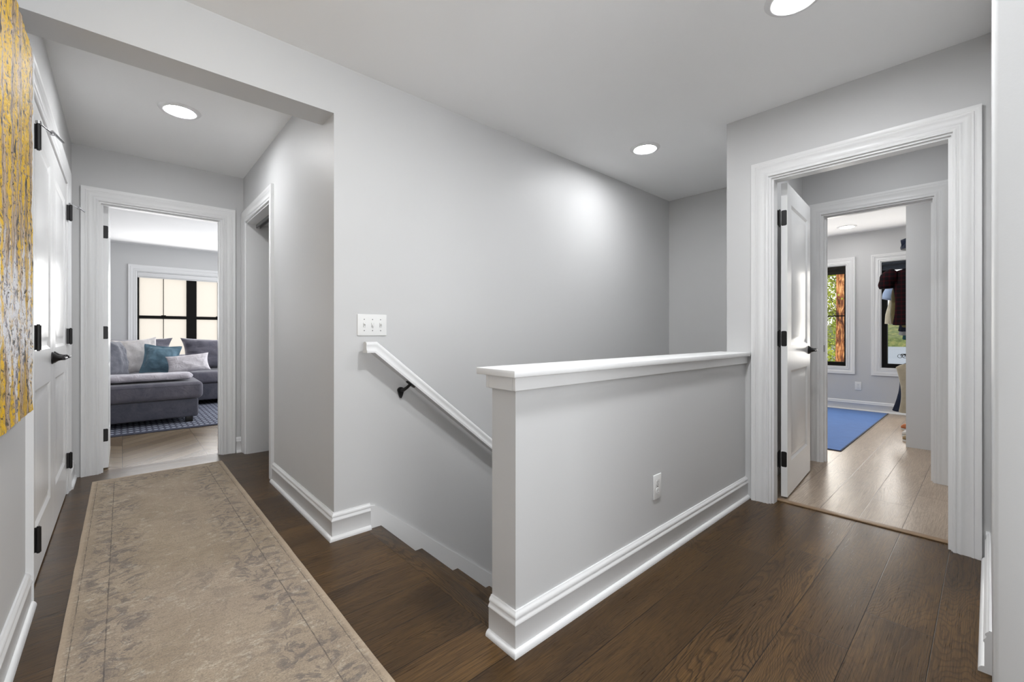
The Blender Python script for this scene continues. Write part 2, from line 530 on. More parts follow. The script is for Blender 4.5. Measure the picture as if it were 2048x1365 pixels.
M['plaid'] = plaid_mat()
M['navy'] = fabric('navy_twill', (0.012, 0.018, 0.04), wr=0.4)
M['skyblue'] = fabric('pale_blue_cotton', (0.42, 0.52, 0.7), (0.3, 0.4, 0.6))
M['cream'] = fabric('cream_knit', (0.58, 0.53, 0.4), (0.46, 0.41, 0.3))
M['olive'] = fabric('olive_twill', (0.12, 0.1, 0.035), (0.07, 0.055, 0.02))
M['ltgrey'] = fabric('light_grey_jersey', (0.4, 0.4, 0.4))
M['teal'] = fabric('dark_teal_jersey', (0.015, 0.07, 0.08))
M['beige'] = fabric('beige_wool', (0.42, 0.36, 0.26), (0.34, 0.29, 0.2))
M['shoe_o'] = plain('coral_suede', (0.45, 0.16, 0.07), 0.8, 0.2)
M['shoe_w'] = plain('white_leather', (0.6, 0.58, 0.54), 0.5, 0.4)
M['shoe_b'] = plain('tan_leather', (0.3, 0.22, 0.12), 0.5, 0.4)

# ------------------------------------------------------------------ mesh helpers


class MB:
    def __init__(s):
        s.bm = bmesh.new()

    def quad(s, *pts):
        vs = [s.bm.verts.new(p) for p in pts]
        return s.bm.faces.new(vs)

    def box(s, x0, x1, y0, y1, z0, z1, bev=0.0, seg=2):
        b = bmesh.new()
        vs = [b.verts.new((x, y, z)) for z in (z0, z1) for x, y in ((x0, y0), (x1, y0), (x1, y1), (x0, y1))]
        for f in ((3, 2, 1, 0), (4, 5, 6, 7), (0, 1, 5, 4), (1, 2, 6, 5), (2, 3, 7, 6), (3, 0, 4, 7)):
            b.faces.new([vs[i] for i in f])
        if bev > 0:
            bmesh.ops.bevel(b, geom=list(b.edges), offset=bev, segments=seg, profile=0.5, affect='EDGES')
        return s.merge(b)

    def merge(s, b, mtx=None):
        if mtx is not None:
            bmesh.ops.transform(b, matrix=mtx, verts=b.verts)
        me = bpy.data.meshes.new('tmp')
        b.to_mesh(me)
        b.free()
        s.bm.from_mesh(me)
        bpy.data.meshes.remove(me)
        return s

    def sweep(s, path, prof, to3d, side=1, closed=False):
        """profile (a across, b out) along a 2-D path with mitred corners"""
        P = [Vector(p) for p in path]
        n = len(P)
        rings = []
        for i in range(n):
            def nrm(a, b):
                d = (b - a).normalized()
                return Vector((-d.y, d.x)) * side
            ns = []
            if i > 0 or closed:
                ns.append(nrm(P[i - 1], P[i]))
            if i < n - 1 or closed:
                ns.append(nrm(P[i], P[(i + 1) % n]))
            if len(ns) == 2:
                m = ns[0] + ns[1]
                m = m / max(0.15, m.dot(ns[0])) if m.length > 1e-6 else ns[0]
            else:
                m = ns[0]
            rings.append([s.bm.verts.new(to3d(P[i] + m * a, b)) for a, b in prof])
        k = len(prof)
        for i in range(n if closed else n - 1):
            A, B = rings[i], rings[(i + 1) % n]
            for j in range(k):
                s.bm.faces.new((A[j], A[(j + 1) % k], B[(j + 1) % k], B[j]))
        if not closed:
            s.bm.faces.new(rings[0])
            s.bm.faces.new(list(reversed(rings[-1])))
        return s

    def prism(s, poly, to3d, h0, h1):
        A = [s.bm.verts.new(to3d(p, h0)) for p in poly]
        B = [s.bm.verts.new(to3d(p, h1)) for p in poly]
        n = len(poly)
        s.bm.faces.new(A)
        s.bm.faces.new(list(reversed(B)))
        for i in range(n):
            s.bm.faces.new((A[i], A[(i + 1) % n], B[(i + 1) % n], B[i]))
        return s

    def lathe(s, prof, mtx=None, seg=32):
        """profile (r, z) round z"""
        b = bmesh.new()
        rings = []
        for r, z in prof:
            rings.append([b.verts.new((r * math.cos(2 * math.pi * i / seg), r * math.sin(2 * math.pi * i / seg), z)) for i in range(seg)])
        for A, B in zip(rings, rings[1:]):
            for i in range(seg):
                b.faces.new((A[i], A[(i + 1) % seg], B[(i + 1) % seg], B[i]))
        b.faces.new(list(reversed(rings[0])))
        b.faces.new(rings[-1])
        bmesh.ops.remove_doubles(b, verts=b.verts, dist=1e-6)
        return s.merge(b, mtx)

    def tube(s, pts, r, seg=10):
        pts = [Vector(p) for p in pts]
        rad = r if isinstance(r, (list, tuple)) else [r] * len(pts)
        rings = []
        up = None
        for i, p in enumerate(pts):
            d = (pts[min(i + 1, len(pts) - 1)] - pts[max(i - 1, 0)]).normalized()
            if up is None:
                up = Vector((0, 0, 1)) if abs(d.z) < 0.9 else Vector((1, 0, 0))
            x = d.cross(up).normalized()
            up = x.cross(d).normalized()
            rings.append([s.bm.verts.new(p + (x * math.cos(2 * math.pi * j / seg) + up * math.sin(2 * math.pi * j / seg)) * rad[i]) for j in range(seg)])
        for A, B in zip(rings, rings[1:]):
            for j in range(seg):
                s.bm.faces.new((A[j], A[(j + 1) % seg], B[(j + 1) % seg], B[j]))
        s.bm.faces.new(list(reversed(rings[0])))
        s.bm.faces.new(rings[-1])
        return s

    def pillow(s, w, h, t, mtx, flange=0.0, ears=0.06, res=30, seed=0, wr=0.006):
        b = bmesh.new()
        G = {}
        fu, fv = flange / (w / 2), flange / (h / 2)
        for sgn in (1, -1):
            for i in range(res + 1):
                for j in range(res + 1):
                    U = (-1 + 2 * i / res) * (1 + fu)
                    V = (-1 + 2 * j / res) * (1 + fv)
                    edge = i in (0, res) or j in (0, res)
                    if edge and sgn == -1:
                        G[(sgn, i, j)] = G[(1, i, j)]
                        continue
                    u, v = max(-1, min(1, U)), max(-1, min(1, V))
                    pull = 1 - ears * (1 - abs(u) ** 2) * abs(v) ** 3
                    pullu = 1 - ears * (1 - abs(v) ** 2) * abs(u) ** 3
                    k = max(0.0, (1 - abs(u) ** 2.6) * (1 - abs(v) ** 2.6)) ** 0.5
                    x, z = U * w / 2 * pullu, V * h / 2 * pull
                    nz = mnoise.noise(Vector((u * 2.2 + seed, v * 2.2, sgn * 5.0 + seed))) * wr * 2
                    rad = abs(mnoise.noise(Vector((u * 3 + seed, v * 7, 9.0 + seed))))
                    nz -= wr * 1.6 * (1 - min(1, rad * 6)) * (abs(u) ** 2 + 0.3)
                    y = sgn * (t / 2 * k) + sgn * nz * min(1, k * 2)
                    if k <= 0.0:
                        y = sgn * (0 if edge else 0.003) + 0.006 * math.sin(U * 9 + seed) * math.sin(V * 8 + seed * 2) * (flange > 0)
                    G[(sgn, i, j)] = b.verts.new((x, y, z))
        for sgn in (1, -1):
            for i in range(res):
                for j in range(res):
                    q = [G[(sgn, i, j)], G[(sgn, i + 1, j)], G[(sgn, i + 1, j + 1)], G[(sgn, i, j + 1)]]
                    if sgn == 1:
                        q.reverse()
                    b.faces.new(q)
        s.merge(b, mtx)
        return s

    def build(s, name, mat, parent=None, smooth=35, weld=False):
        bm = s.bm
        if weld:
            bmesh.ops.remove_doubles(bm, verts=bm.verts, dist=1e-5)
        bmesh.ops.recalc_face_normals(bm, faces=bm.faces)
        if parent is not None:
            root = parent
            off = Vector((0, 0, 0))
            while root is not None:
                off += root.location
                root = root.parent
            bmesh.ops.translate(bm, verts=bm.verts, vec=-off)
        me = bpy.data.meshes.new(name)
        bm.to_mesh(me)
        bm.free()
        if smooth:
            for p in me.polygons:
                p.use_smooth = True
            me.set_sharp_from_angle(angle=math.radians(smooth))
        mats = mat if isinstance(mat, list) else [mat]
        for m in mats:
            me.materials.append(m)
        o = bpy.data.objects.new(name, me)
        col.objects.link(o)
        if parent is not None:
            o.parent = parent
        return o


def tag(o, label, cat, group=None, kind=None):
    o['label'] = label
    o['category'] = cat
    if group:
        o['group'] = group
    if kind:
        o['kind'] = kind
    return o


def thing(name, loc, label, cat, group=None):
    o = bpy.data.objects.new(name, None)
    o.empty_display_size = 0.05
    o.location = loc
    col.objects.link(o)
    return tag(o, label, cat, group)


def struct(o, label=None, cat=None):
    o['kind'] = 'structure'
    if label:
        o['label'] = label
        o['category'] = cat
    return o


def sroot(name, loc=(0, 0, 0), label=None, cat=None):
    o = bpy.data.objects.new(name, None)
    o.location = loc
    col.objects.link(o)
    return struct(o, label, cat)


def copy_tree(o, parent=None):
    c = o.copy()
    col.objects.link(c)
    if parent is not None:
        c.parent = parent
    for ch in [x for x in bpy.data.objects if x.parent == o]:
        copy_tree(ch, c)
    return c


def recenter(o, loc):
    """put a one-mesh object's origin at its base point"""
    o.data.transform(Matrix.Translation(-Vector(loc)))
    o.location = loc
    return o


BASE = [(0, 0), (0.030, 0), (0.030, 0.006), (0.0275, 0.013), (0.0225, 0.0185), (0.016, 0.021), (0.016, 0.094),
        (0.0185, 0.0965), (0.0185, 0.099), (0.0165, 0.104), (0.0125, 0.110), (0.0115, 0.115), (0.0145, 0.1165),
        (0.0145, 0.122), (0.0105, 0.128), (0.007, 0.131), (0.006, 0.135), (0, 0.135)]
CAS = [(0, 0), (0, 0.009), (0.003, 0.012), (0.010, 0.012), (0.013, 0.0085), (0.018, 0.009), (0.022, 0.0135), (0.029, 0.0145),
       (0.033, 0.011), (0.060, 0.0135), (0.064, 0.0175), (0.069, 0.0185), (0.072, 0.016), (0.079, 0.0195), (0.085, 0.0215),
       (0.095, 0.0215), (0.095, 0)]
flat_xy = lambda p, b: (p.x, p.y, b)
H = 2.44
YM = 2.247      # stair wall face
XL = -0.275     # left hall wall face
XC = 0.803      # right hall wall face
YE = 4.47       # end of hall
XD = 2.97       # wall with the open door
X2 = 4.246      # wall behind the stairs, holds the second doorway
XW = 7.5        # window wall of the dressing room
HB = 1.173      # stair side of the half wall

# ------------------------------------------------------------------ shell: floors, ceilings, walls
b = MB()
b.box(-1.6, 0.97, -1.6, 4.55, -0.28, 0)
b.box(0.97, 3.075, -1.6, 1.10, -0.28, 0)
b.box(0.97, 1.9, 2.30, 4.55, -0.28, 0)
struct(b.build('floor', M['dark_floor'], smooth=0))
b = MB()
b.box(3.075, XW, -0.42, 1.06, -0.28, 0)
b.box(X2 + 0.06, XW, 1.06, 2.95, -0.28, 0)
struct(b.build('floor_dressing_room', M['light_floor'], smooth=0))
b = MB()
b.box(-1.6, 3.15, 4.55, 9.1, -0.28, 0)
struct(b.build('floor_sofa_room', M['chevron'], smooth=0))
b = MB()
b.box(-1.6, 4.4, -1.6, 9.15, H, H + 0.15)
b.box(4.4, XW + 0.15, -0.5, 3.0, H, H + 0.15)
struct(b.build('ceiling', M['ceil'], smooth=0))

b = MB()
b.box(XC, X2 + 0.12, YM, YM + 0.12, -2.7, H)
struct(b.build('wall_stairs', M['wall'], smooth=0))
b = MB()
b.box(XC, 0.985, YM + 0.12, 3.51, 0, H)
b.box(XC, 0.985, 3.51, 4.36, 2.03, H)
b.box(XC, 0.985, 4.36, YE, 0, H)
struct(b.build('wall_hall_right', M['wall'], smooth=0))
b = MB()
b.box(XL, XC, YM, 2.42, 2.18, H)
struct(b.build('wall_header', M['wall'], smooth=0))
b = MB()
b.box(-0.5, -0.33, -1.6, YE, 0, H)
b.box(-0.33, XL, -1.6, 2.565, 0, H)
b.box(-0.33, XL, 2.565, 4.05, 2.035, H)
b.box(-0.33, XL, 4.05, YE, 0, H)
struct(b.build('wall_left', M['wall'], smooth=0))
b = MB()
b.box(-1.6, -0.137, YE, 4.585, 0, H)
b.box(-0.137, 0.65, YE, 4.585, 2.05, H)
b.box(0.65, 3.15, YE, 4.585, 0, H)
struct(b.build('wall_end', M['wall'], smooth=0))
b = MB()
b.box(1.9, 2.0, YM + 0.12, YE, 0, H)
struct(b.build('wall_bath', M['wall'], smooth=0))
b = MB()
b.box(XD, 3.09, -0.126, 0.105, 0, H)
b.box(XD, 3.09, 0.105, 0.92, 2.03, H)
b.box(XD, 3.09, 0.92, 1.165, -2.7, H)
struct(b.build('wall_door', M['wall'], smooth=0))
b = MB()
b.box(3.09, X2, 1.054, 1.165, -2.7, H)
struct(b.build('wall_passage', M['wall'], smooth=0))
b = MB()
b.box(1.16, XD, -0.126, -0.006, 0, H, 0.006, 3)
b.box(1.161, 1.28, -1.6, -0.12, 0, H)
b.box(3.09, X2, -0.126, -0.006, 0, H)
struct(b.build('wall_near', M['wall'], smooth=40))
b = MB()
b.box(-0.5, 1.28, -1.72, -1.6, 0, 0.35)
b.box(-0.5, 1.28, -1.72, -1.6, 2.1, H)
b.box(-0.5, -0.15, -1.72, -1.6, 0.35, 2.1)
b.box(1.05, 1.28, -1.72, -1.6, 0.35, 2.1)
struct(b.build('wall_back', M['wall'], smooth=0))
b = MB()
b.box(X2, X2 + 0.12, -0.42, 0.25, 0, H)
b.box(X2, X2 + 0.12, 0.25, 0.925, 2.03, H)
b.box(X2, X2 + 0.12, 0.925, YM + 0.12, -2.7, H)
b.box(X2, X2 + 0.12, YM + 0.12, 2.95, 0, H)
struct(b.build('wall_second_doorway', M['wall'], smooth=0))
b = MB()
b.box(0.966, XD, 1.051, HB, -2.7, 0.86)
struct(b.build('wall_half', M['wall'], smooth=0))
# dressing room
ZA0, ZA1 = 0.585, 2.02
b = MB()
b.box(XW, XW + 0.16, -0.42, 0.376, 0, H)
b.box(XW, XW + 0.16, 0.376, 0.976, 0, ZA0)
b.box(XW, XW + 0.16, 0.376, 0.976, ZA1, H)
b.box(XW, XW + 0.16, 0.976, 1.33, 0, H)
b.box(XW, XW + 0.16, 1.33, 1.93, 0, ZA0)
b.box(XW, XW + 0.16, 1.33, 1.93, ZA1, H)
b.box(XW, XW + 0.16, 1.93, 2.95, 0, H)
struct(b.build('wall_windows', M['wall'], smooth=0))
b = MB()
b.box(X2 + 0.12, XW, -0.52, -0.42, 0, H)
struct(b.build('wall_dressing_right', M['wall'], smooth=0))
b = MB()
b.box(X2 + 0.12, XW, 2.85, 2.95, 0, H)
struct(b.build('wall_dressing_left', M['wall'], smooth=0))
b = MB()
b.box(5.4, 5.5, -0.42, 0.518, 0, H)
struct(b.build('wall_closet', M['wall'], smooth=0))
# sofa room
YW = 8.92
WX0, WX1, WZ0, WZ1 = 0.158, 2.05, 0.62, 2.04
b = MB()
b.box(-1.6, WX0, YW, YW + 0.16, 0, H)
b.box(WX1, 3.15, YW, YW + 0.16, 0, H)
b.box(WX0, WX1, YW, YW + 0.16, 0, WZ0)
b.box(WX0, WX1, YW, YW + 0.16, WZ1, H)
struct(b.build('wall_sofa_window', M['wall'], smooth=0))
b = MB()
b.box(-1.7, -1.6, 4.47, YW + 0.16, 0, H)
struct(b.build('wall_sofa_left', M['wall'], smooth=0))
b = MB()
b.box(3.05, 3.15, 4.585, YW, 0, H)
struct(b.build('wall_sofa_right', M['wall'], smooth=0))

# ------------------------------------------------------------------ stairs
b = MB()
NOSE0, RUN, RISE = 1.055, 0.255, 0.21
b.box(0.9705, NOSE0, HB, YM, -0.035, 0, 0.004, 2)
b.box(0.9705, NOSE0 - 0.03, HB, YM, -0.28, -0.035)
for i in range(1, 12):
    x0 = NOSE0 + RUN * (i - 1) - 0.028
    zt = -RISE * i
    b.box(x0 - 0.02, x0, HB, YM, zt, zt + RISE - 0.03)                       # riser
    b.box(x0, NOSE0 + RUN * i, HB, YM, zt - 0.03, zt, 0.007, 2)              # tread
stairs = b.build('staircase', M['stair_wood'], smooth=40)
stairs['kind'] = 'structure'
b = MB()
pts = [(0.992, 0.0), (0.992, 0.122), (1.02, 0.118), (3.9, 0.118 - 2.88 * 0.838), (3.9, -2.7), (3.2, -2.7)]
b.prism(pts, lambda p, h: (p[0], h, p[1]), YM - 0.013, YM)
struct(b.build('trim_1', M['trim'], smooth=0))

# ------------------------------------------------------------------ baseboards
def baseboard(name, *paths):
    b = MB()
    for path, side in paths:
        b.sweep(path, BASE, flat_xy, side)
    return struct(b.build(name, M['trim'], smooth=50))


baseboard('baseboard_hall_right', ([(XC, 3.415), (XC, YM), (0.992, YM)], -1))
baseboard('baseboard_half_wall', ([(0.966, HB), (0.966, 1.051), (XD, 1.051)], -1))
baseboard('baseboard_left', ([(XL, 2.47), (XL, -1.6)], 1), ([(XL, YE), (XL, 4.145)], 1))
baseboard('baseboard_near', ([(XD, 0.01), (XD, -0.006), (1.98, -0.006)], -1))
baseboard('baseboard_end', ([(0.745, YE), (XC, YE)], -1))
baseboard('baseboard_dressing_room', ([(XW, -0.42), (XW, 2.85)], 1))
baseboard('baseboard_sofa_room', ([(-1.6, YW), (3.05, YW)], -1))

# ------------------------------------------------------------------ casings and jambs
def casing_x(name, xf, dirx, y0, y1, top, prof=CAS):
    """door trim on a wall plane x = xf, standing out along dirx"""
    b = MB()
    b.sweep([(y0, 0), (y0, top), (y1, top), (y1, 0)], prof, lambda p, d: (xf + dirx * d, p.x, p.y), 1)
    return b


def casing_y(name, yf, diry, x0, x1, top, prof=CAS):
    b = MB()
    b.sweep([(x0, 0), (x0, top), (x1, top), (x1, 0)], prof, lambda p, d: (p.x, yf + diry * d, p.y), 1)
    return b


def jamb_x(b, xa, xb, y0, y1, top, t=0.018, stop=None):
    b.box(xa, xb, y0, y0 + t, 0, top)
    b.box(xa, xb, y1 - t, y1, 0, top)
    b.box(xa, xb, y0 + t, y1 - t, top - t, top)
    if stop:
        a, c = stop
        b.box(a, c, y0 + t, y0 + t + 0.011, 0, top - t)
        b.box(a, c, y1 - t - 0.011, y1 - t, 0, top - t)
        b.box(a, c, y0 + t + 0.011, y1 - t - 0.011, top - t - 0.011, top - t)


def jamb_y(b, ya, yb, x0, x1, top, t=0.018, stop=None):
    b.box(x0, x0 + t, ya, yb, 0, top)
    b.box(x1 - t, x1, ya, yb, 0, top)
    b.box(x0 + t, x1 - t, ya, yb, top - t, top)
    if stop:
        a, c = stop
        b.box(x0 + t, x0 + t + 0.011, a, c, 0, top - t)
        b.box(x1 - t - 0.011, x1 - t, a, c, 0, top - t)
        b.box(x0 + t + 0.011, x1 - t - 0.011, a, c, top - t - 0.011, top - t)


b = casing_x('', XD, -1, 0.105 + 0.012, 0.92 - 0.006, 2.022)
jamb_x(b, XD + 0.0005, 3.0895, 0.105, 0.92, 2.03, stop=(2.985, 3.045))
struct(b.build('trim_2', M['trim'], smooth=50))
b = casing_x('', X2, -1, 0.25 + 0.010, 0.925 - 0.005, 2.022)
b.sweep([(0.26, 0), (0.26, 2.022), (0.92, 2.022), (0.92, 0)], CAS, lambda p, d: (X2 + 0.12 + d, p.x, p.y), 1)
jamb_x(b, X2 + 0.0005, X2 + 0.1195, 0.25, 0.925, 2.03, stop=(X2 + 0.04, X2 + 0.08))
struct(b.build('trim_3', M['trim'], smooth=50))
b = casing_y('', YE, -1, -0.137 - 0.0 + 0.006, 0.65 - 0.006, 2.045)
jamb_y(b, YE + 0.0005, 4.5845, -0.137, 0.65, 2.05, stop=(4.49, 4.54))
struct(b.build('trim_4', M['trim'], smooth=50))
b = casing_x('', XL, 1, 2.565, 4.05, 2.035)
jamb_x(b, -0.3295, XL - 0.0005, 2.562, 4.053, 2.0355, t=0.006)
struct(b.build('trim_5', M['trim'], smooth=50))
b = casing_x('', XC, -1, 3.515, 4.355, 2.025)
jamb_x(b, XC + 0.0005, 0.9845, 3.51, 4.36, 2.03)
struct(b.build('trim_6', M['trim'], smooth=50))
tr = MB()
tr.box(0.875, 0.881, 3.53, 4.34, 1.985, 2.0118)
tr.box(0.905, 0.911, 3.53, 4.34, 1.985, 2.0118)
tr.box(0.886, 0.900, 3.53, 4.34, 2.0, 2.0118)
struct(tr.build('trim_7', M['slot'], smooth=0))

# half-wall cap: board with a flat band under it
b = MB()
b.box(0.925, XD, 1.011, HB + 0.04, 0.909, 0.933, 0.0035, 2)
struct(b.build('trim_8', M['trim'], smooth=40))
b = MB()
b.box(0.95, XD, 1.035, 1.0511, 0.862, 0.909, 0.002, 1)
b.box(0.95, 0.9661, 1.0511, HB, 0.862, 0.909, 0.002, 1)
b.box(0.95, XD, HB - 0.0001, HB + 0.016, 0.862, 0.909, 0.002, 1)
struct(b.build('trim_9', M['trim'], smooth=40))
b = MB()
b.box(3.055, 3.1, 0.123, 0.902, 0.0, 0.007, 0.003, 2)
struct(b.build('trim_10', M['strip'], smooth=40))

# ------------------------------------------------------------------ doors
def leaf_mesh(Wd, Hd, T, panels, mtx):
    """slab in local x (from hinge), y (0..T thickness), z with moulded raised panels on both faces"""
    b = bmesh.new()
    xs = sorted({0.0, Wd, *[p[0] for p in panels], *[p[1] for p in panels]})
    zs = sorted({0.0, Hd, *[p[2] for p in panels], *[p[3] for p in panels]})
    for y, sg in ((0.0, 1), (T, -1)):
        for i in range(len(xs) - 1):
            for j in range(len(zs) - 1):
                cell = (xs[i], xs[i + 1], zs[j], zs[j + 1])
                if any(abs(cell[0] - p[0]) < 1e-6 and abs(cell[1] - p[1]) < 1e-6 and abs(cell[2] - p[2]) < 1e-6 and abs(cell[3] - p[3]) < 1e-6 for p in panels):
                    rings = []
                    for off, dep in ((0, 0), (0.006, 0.003), (0.016, 0.0085), (0.028, 0.009), (0.055, 0.003), (0.060, 0.002)):
                        yy = y + sg * dep
                        rings.append([b.verts.new(c) for c in ((cell[0] + off, yy, cell[2] + off), (cell[1] - off, yy, cell[2] + off),
                                                               (cell[1] - off, yy, cell[3] - off), (cell[0] + off, yy, cell[3] - off))])
                    for A, B in zip(rings, rings[1:]):
                        for q in range(4):
                            b.faces.new((A[q], A[(q + 1) % 4], B[(q + 1) % 4], B[q]))
                    b.faces.new(rings[-1])
                else:
                    b.faces.new([b.verts.new(c) for c in ((cell[0], y, cell[2]), (cell[1], y, cell[2]), (cell[1], y, cell[3]), (cell[0], y, cell[3]))])
    for x in (0.0, Wd):
        b.faces.new([b.verts.new(c) for c in ((x, 0, 0), (x, T, 0), (x, T, Hd), (x, 0, Hd))])
    for z in (0.0, Hd):
        b.faces.new([b.verts.new(c) for c in ((0, 0, z), (Wd, 0, z), (Wd, T, z), (0, T, z))])
    bmesh.ops.remove_doubles(b, verts=b.verts, dist=1e-5)
    m = MB()
    m.merge(b, mtx)
    return m


def lever(mb, mtx, length=0.105, turn=1):
    """rosette cone, neck and lever; local z out of the door, x along the lever"""
    mb.lathe([(0.031, 0), (0.031, 0.004), (0.026, 0.009), (0.017, 0.02), (0.0125, 0.034), (0.0125, 0.05)], mtx, 28)
    t = bmesh.new()
    m2 = MB()
    m2.tube([(0, 0, 0.047), (turn * 0.02, 0, 0.052), (turn * 0.06, 0, 0.053), (turn * length, 0, 0.05)], [0.0095, 0.0085, 0.0075, 0.0065], 12)
    t.free()
    me = bpy.data.meshes.new('t')
    m2.bm.to_mesh(me)
    m2.bm.free()
    k = bmesh.new()
    k.from_mesh(me)
    bpy.data.meshes.remove(me)
    mb.merge(k, mtx)
    return mb


def frame(o, x, y, z):
    """matrix from an origin and three axis vectors"""
    m = Matrix.Identity(4)
    for i, a in enumerate((x, y, z)):
        a = Vector(a).normalized()
        for r in range(3):
            m[r][i] = a[r]
    for r in range(3):
        m[r][3] = o[r]
    return m


def two_panels(w, h):
    return [(0.11, w - 0.11, 0.21, 0.80), (0.11, w - 0.11, 0.965, h - 0.12)]


def rounded_plate(b, c, ax, ay, w, h, t, r=0.012, n=5):
    """plate with round corners, c = centre, ax / ay unit in-plane axes"""
    ax, ay = Vector(ax), Vector(ay)
    nrm = ax.cross(ay)
    pts = []
    for sx, sy, a0 in ((1, 1, 0), (-1, 1, 90), (-1, -1, 180), (1, -1, 270)):
        for k in range(n + 1):
            a = math.radians(a0 + 90 * k / n)
            pts.append((sx * (w / 2 - r) + r * math.cos(a), sy * (h / 2 - r) + r * math.sin(a)))
    c = Vector(c)
    b.prism(pts, lambda p, hh: c + ax * p[0] + ay * p[1] + nrm * hh, 0.0, t)


# open door of the passage, hinged at the left jamb
dr = sroot('door_1', (3.125, 0.895, 0), 'white two-panel door standing open in the right-hand doorway', 'door')
ang = math.atan2(0.055, 0.75)
ux = Vector((math.cos(ang), math.sin(ang), 0))
uy = Vector((math.sin(ang), -math.cos(ang), 0))
DW = 0.755
m = frame((3.128, 0.893, 0.012), ux, uy, (0, 0, 1))
leaf_mesh(DW, 2.0, 0.035, two_panels(DW, 2.0), m).build('panel', M['door'], dr, smooth=20)
for z in (0.25, 1.02, 1.79):
    hb = MB()
    c = Vector((3.1275, 0.893, z)) + uy * 0.0165
    rounded_plate(hb, c, uy, (0, 0, 1), 0.031, 0.098, -0.002, 0.008)
    rounded_plate(hb, Vector((3.1, 0.9015, z)), (1, 0, 0), (0, 0, 1), 0.03, 0.098, 0.002, 0.008)
    hb.tube([(3.119, 0.8985, z - 0.05), (3.119, 0.8985, z + 0.05)], 0.0065, 12)
    hb.tube([(3.119, 0.8985, z - 0.056), (3.119, 0.8985, z + 0.056)], 0.004, 10)
    hb.build('hinge', M['black'], dr)
hb = MB()
c = Vector((3.128, 0.893, 0.93)) + ux * (DW - 0.065) + uy * 0.0352
lever(hb, frame(c, -ux, (0, 0, 1), uy))
hb.build('door_handle', M['black'], dr)
# door of the sofa room, swung in to the left
dr2 = sroot('door_2', (-0.11, 4.59, 0), 'white door edge with black hinges, swung into the sofa room', 'door')
m = frame((-0.080, 4.592, 0.012), (0, 1, 0), (-1, 0, 0), (0, 0, 1))
leaf_mesh(0.74, 2.02, 0.038, two_panels(0.74, 2.02), m).build('panel', M['door'], dr2, smooth=20)
for z in (0.265, 1.06, 1.84):
    hb = MB()
    rounded_plate(hb, (-0.0985, 4.592, z), (1, 0, 0), (0, 0, 1), 0.034, 0.098, 0.002, 0.008)
    hb.tube([(-0.1185, 4.589, z - 0.05), (-0.1185, 4.589, z + 0.05)], 0.0055, 12)
    hb.build('hinge', M['black'], dr2)


# double closet doors on the left wall
def closet_leaf(n, y_h, y_m, label):
    sg = 1 if y_m > y_h else -1
    d = sroot(n, (XL, y_h, 0), label, 'door')
    w = abs(y_m - y_h) - 0.004
    m = frame((XL + 0.004, y_h + sg * 0.002, 0.012), (0, sg, 0), (-1, 0, 0), (0, 0, 1))
    leaf_mesh(w, 2.01, 0.04, two_panels(w, 2.01), m).build('panel', M['door'], d, smooth=20)
    for z in (0.22, 1.035, 1.845):
        hb = MB()
        hx, hy = XL + 0.024, y_h + sg * 0.004
        hb.tube([(hx, hy, z - 0.05), (hx, hy, z + 0.05)], 0.0085, 14)
        hb.tube([(hx, hy, z - 0.054), (hx, hy, z + 0.054)], 0.005, 10)
        hb.box(XL + 0.0045, hx, hy - 0.003, hy + 0.003, z - 0.05, z + 0.05)
        ho = hb.build('hinge', M['black'], d)
        if z > 1.8:
            sb = MB()
            st = [(hx, hy, z + 0.058), (hx + 0.03, hy + sg * 0.0 + 0.12, z + 0.062)]
            sb.tube([(hx, hy, z + 0.053), (hx, hy, z + 0.064)], 0.009, 12)
            sb.tube(st, 0.0032, 8)
            sb.lathe([(0.0, 0), (0.009, 0), (0.009, 0.012), (0.0, 0.012)], Matrix.Translation((hx + 0.03, hy + 0.115, z + 0.056)), 12)
            sb.tube([(hx + 0.03, hy + 0.10, z + 0.066), (hx + 0.055, hy + 0.20, z + 0.061)], 0.0055, 10)
            sb.build('door_stop', M['steel'], ho)
    hb = MB()
    lever(hb, frame((XL + 0.004, y_m - sg * 0.055, 0.925), (0, -sg, 0), (0, 0, 1), (1, 0, 0)), 0.10)
    hb.build('door_handle', M['black'], d)
    return d


closet_leaf('door_3', 2.567, 3.308, 'near leaf of the white double closet doors beside the painting')
closet_leaf('door_4', 4.048, 3.308, 'far leaf of the white double closet doors by the hall end')

# strike plate on the second doorway
b = MB()
rounded_plate(b, (X2 + 0.02, 0.9068, 0.93), (1, 0, 0), (0, 0, 1), 0.02, 0.055, 0.0012, 0.003)
tag(b.build('strike_plate', M['black']), 'small dark latch plate on the second door frame', 'strike plate')

# ------------------------------------------------------------------ windows
def rect_loop(b, t0, t1, z0, z1, prof, to3d):
    b.sweep([(t0, z0), (t0, z1), (t1, z1), (t1, z0)], prof, to3d, 1, closed=True)


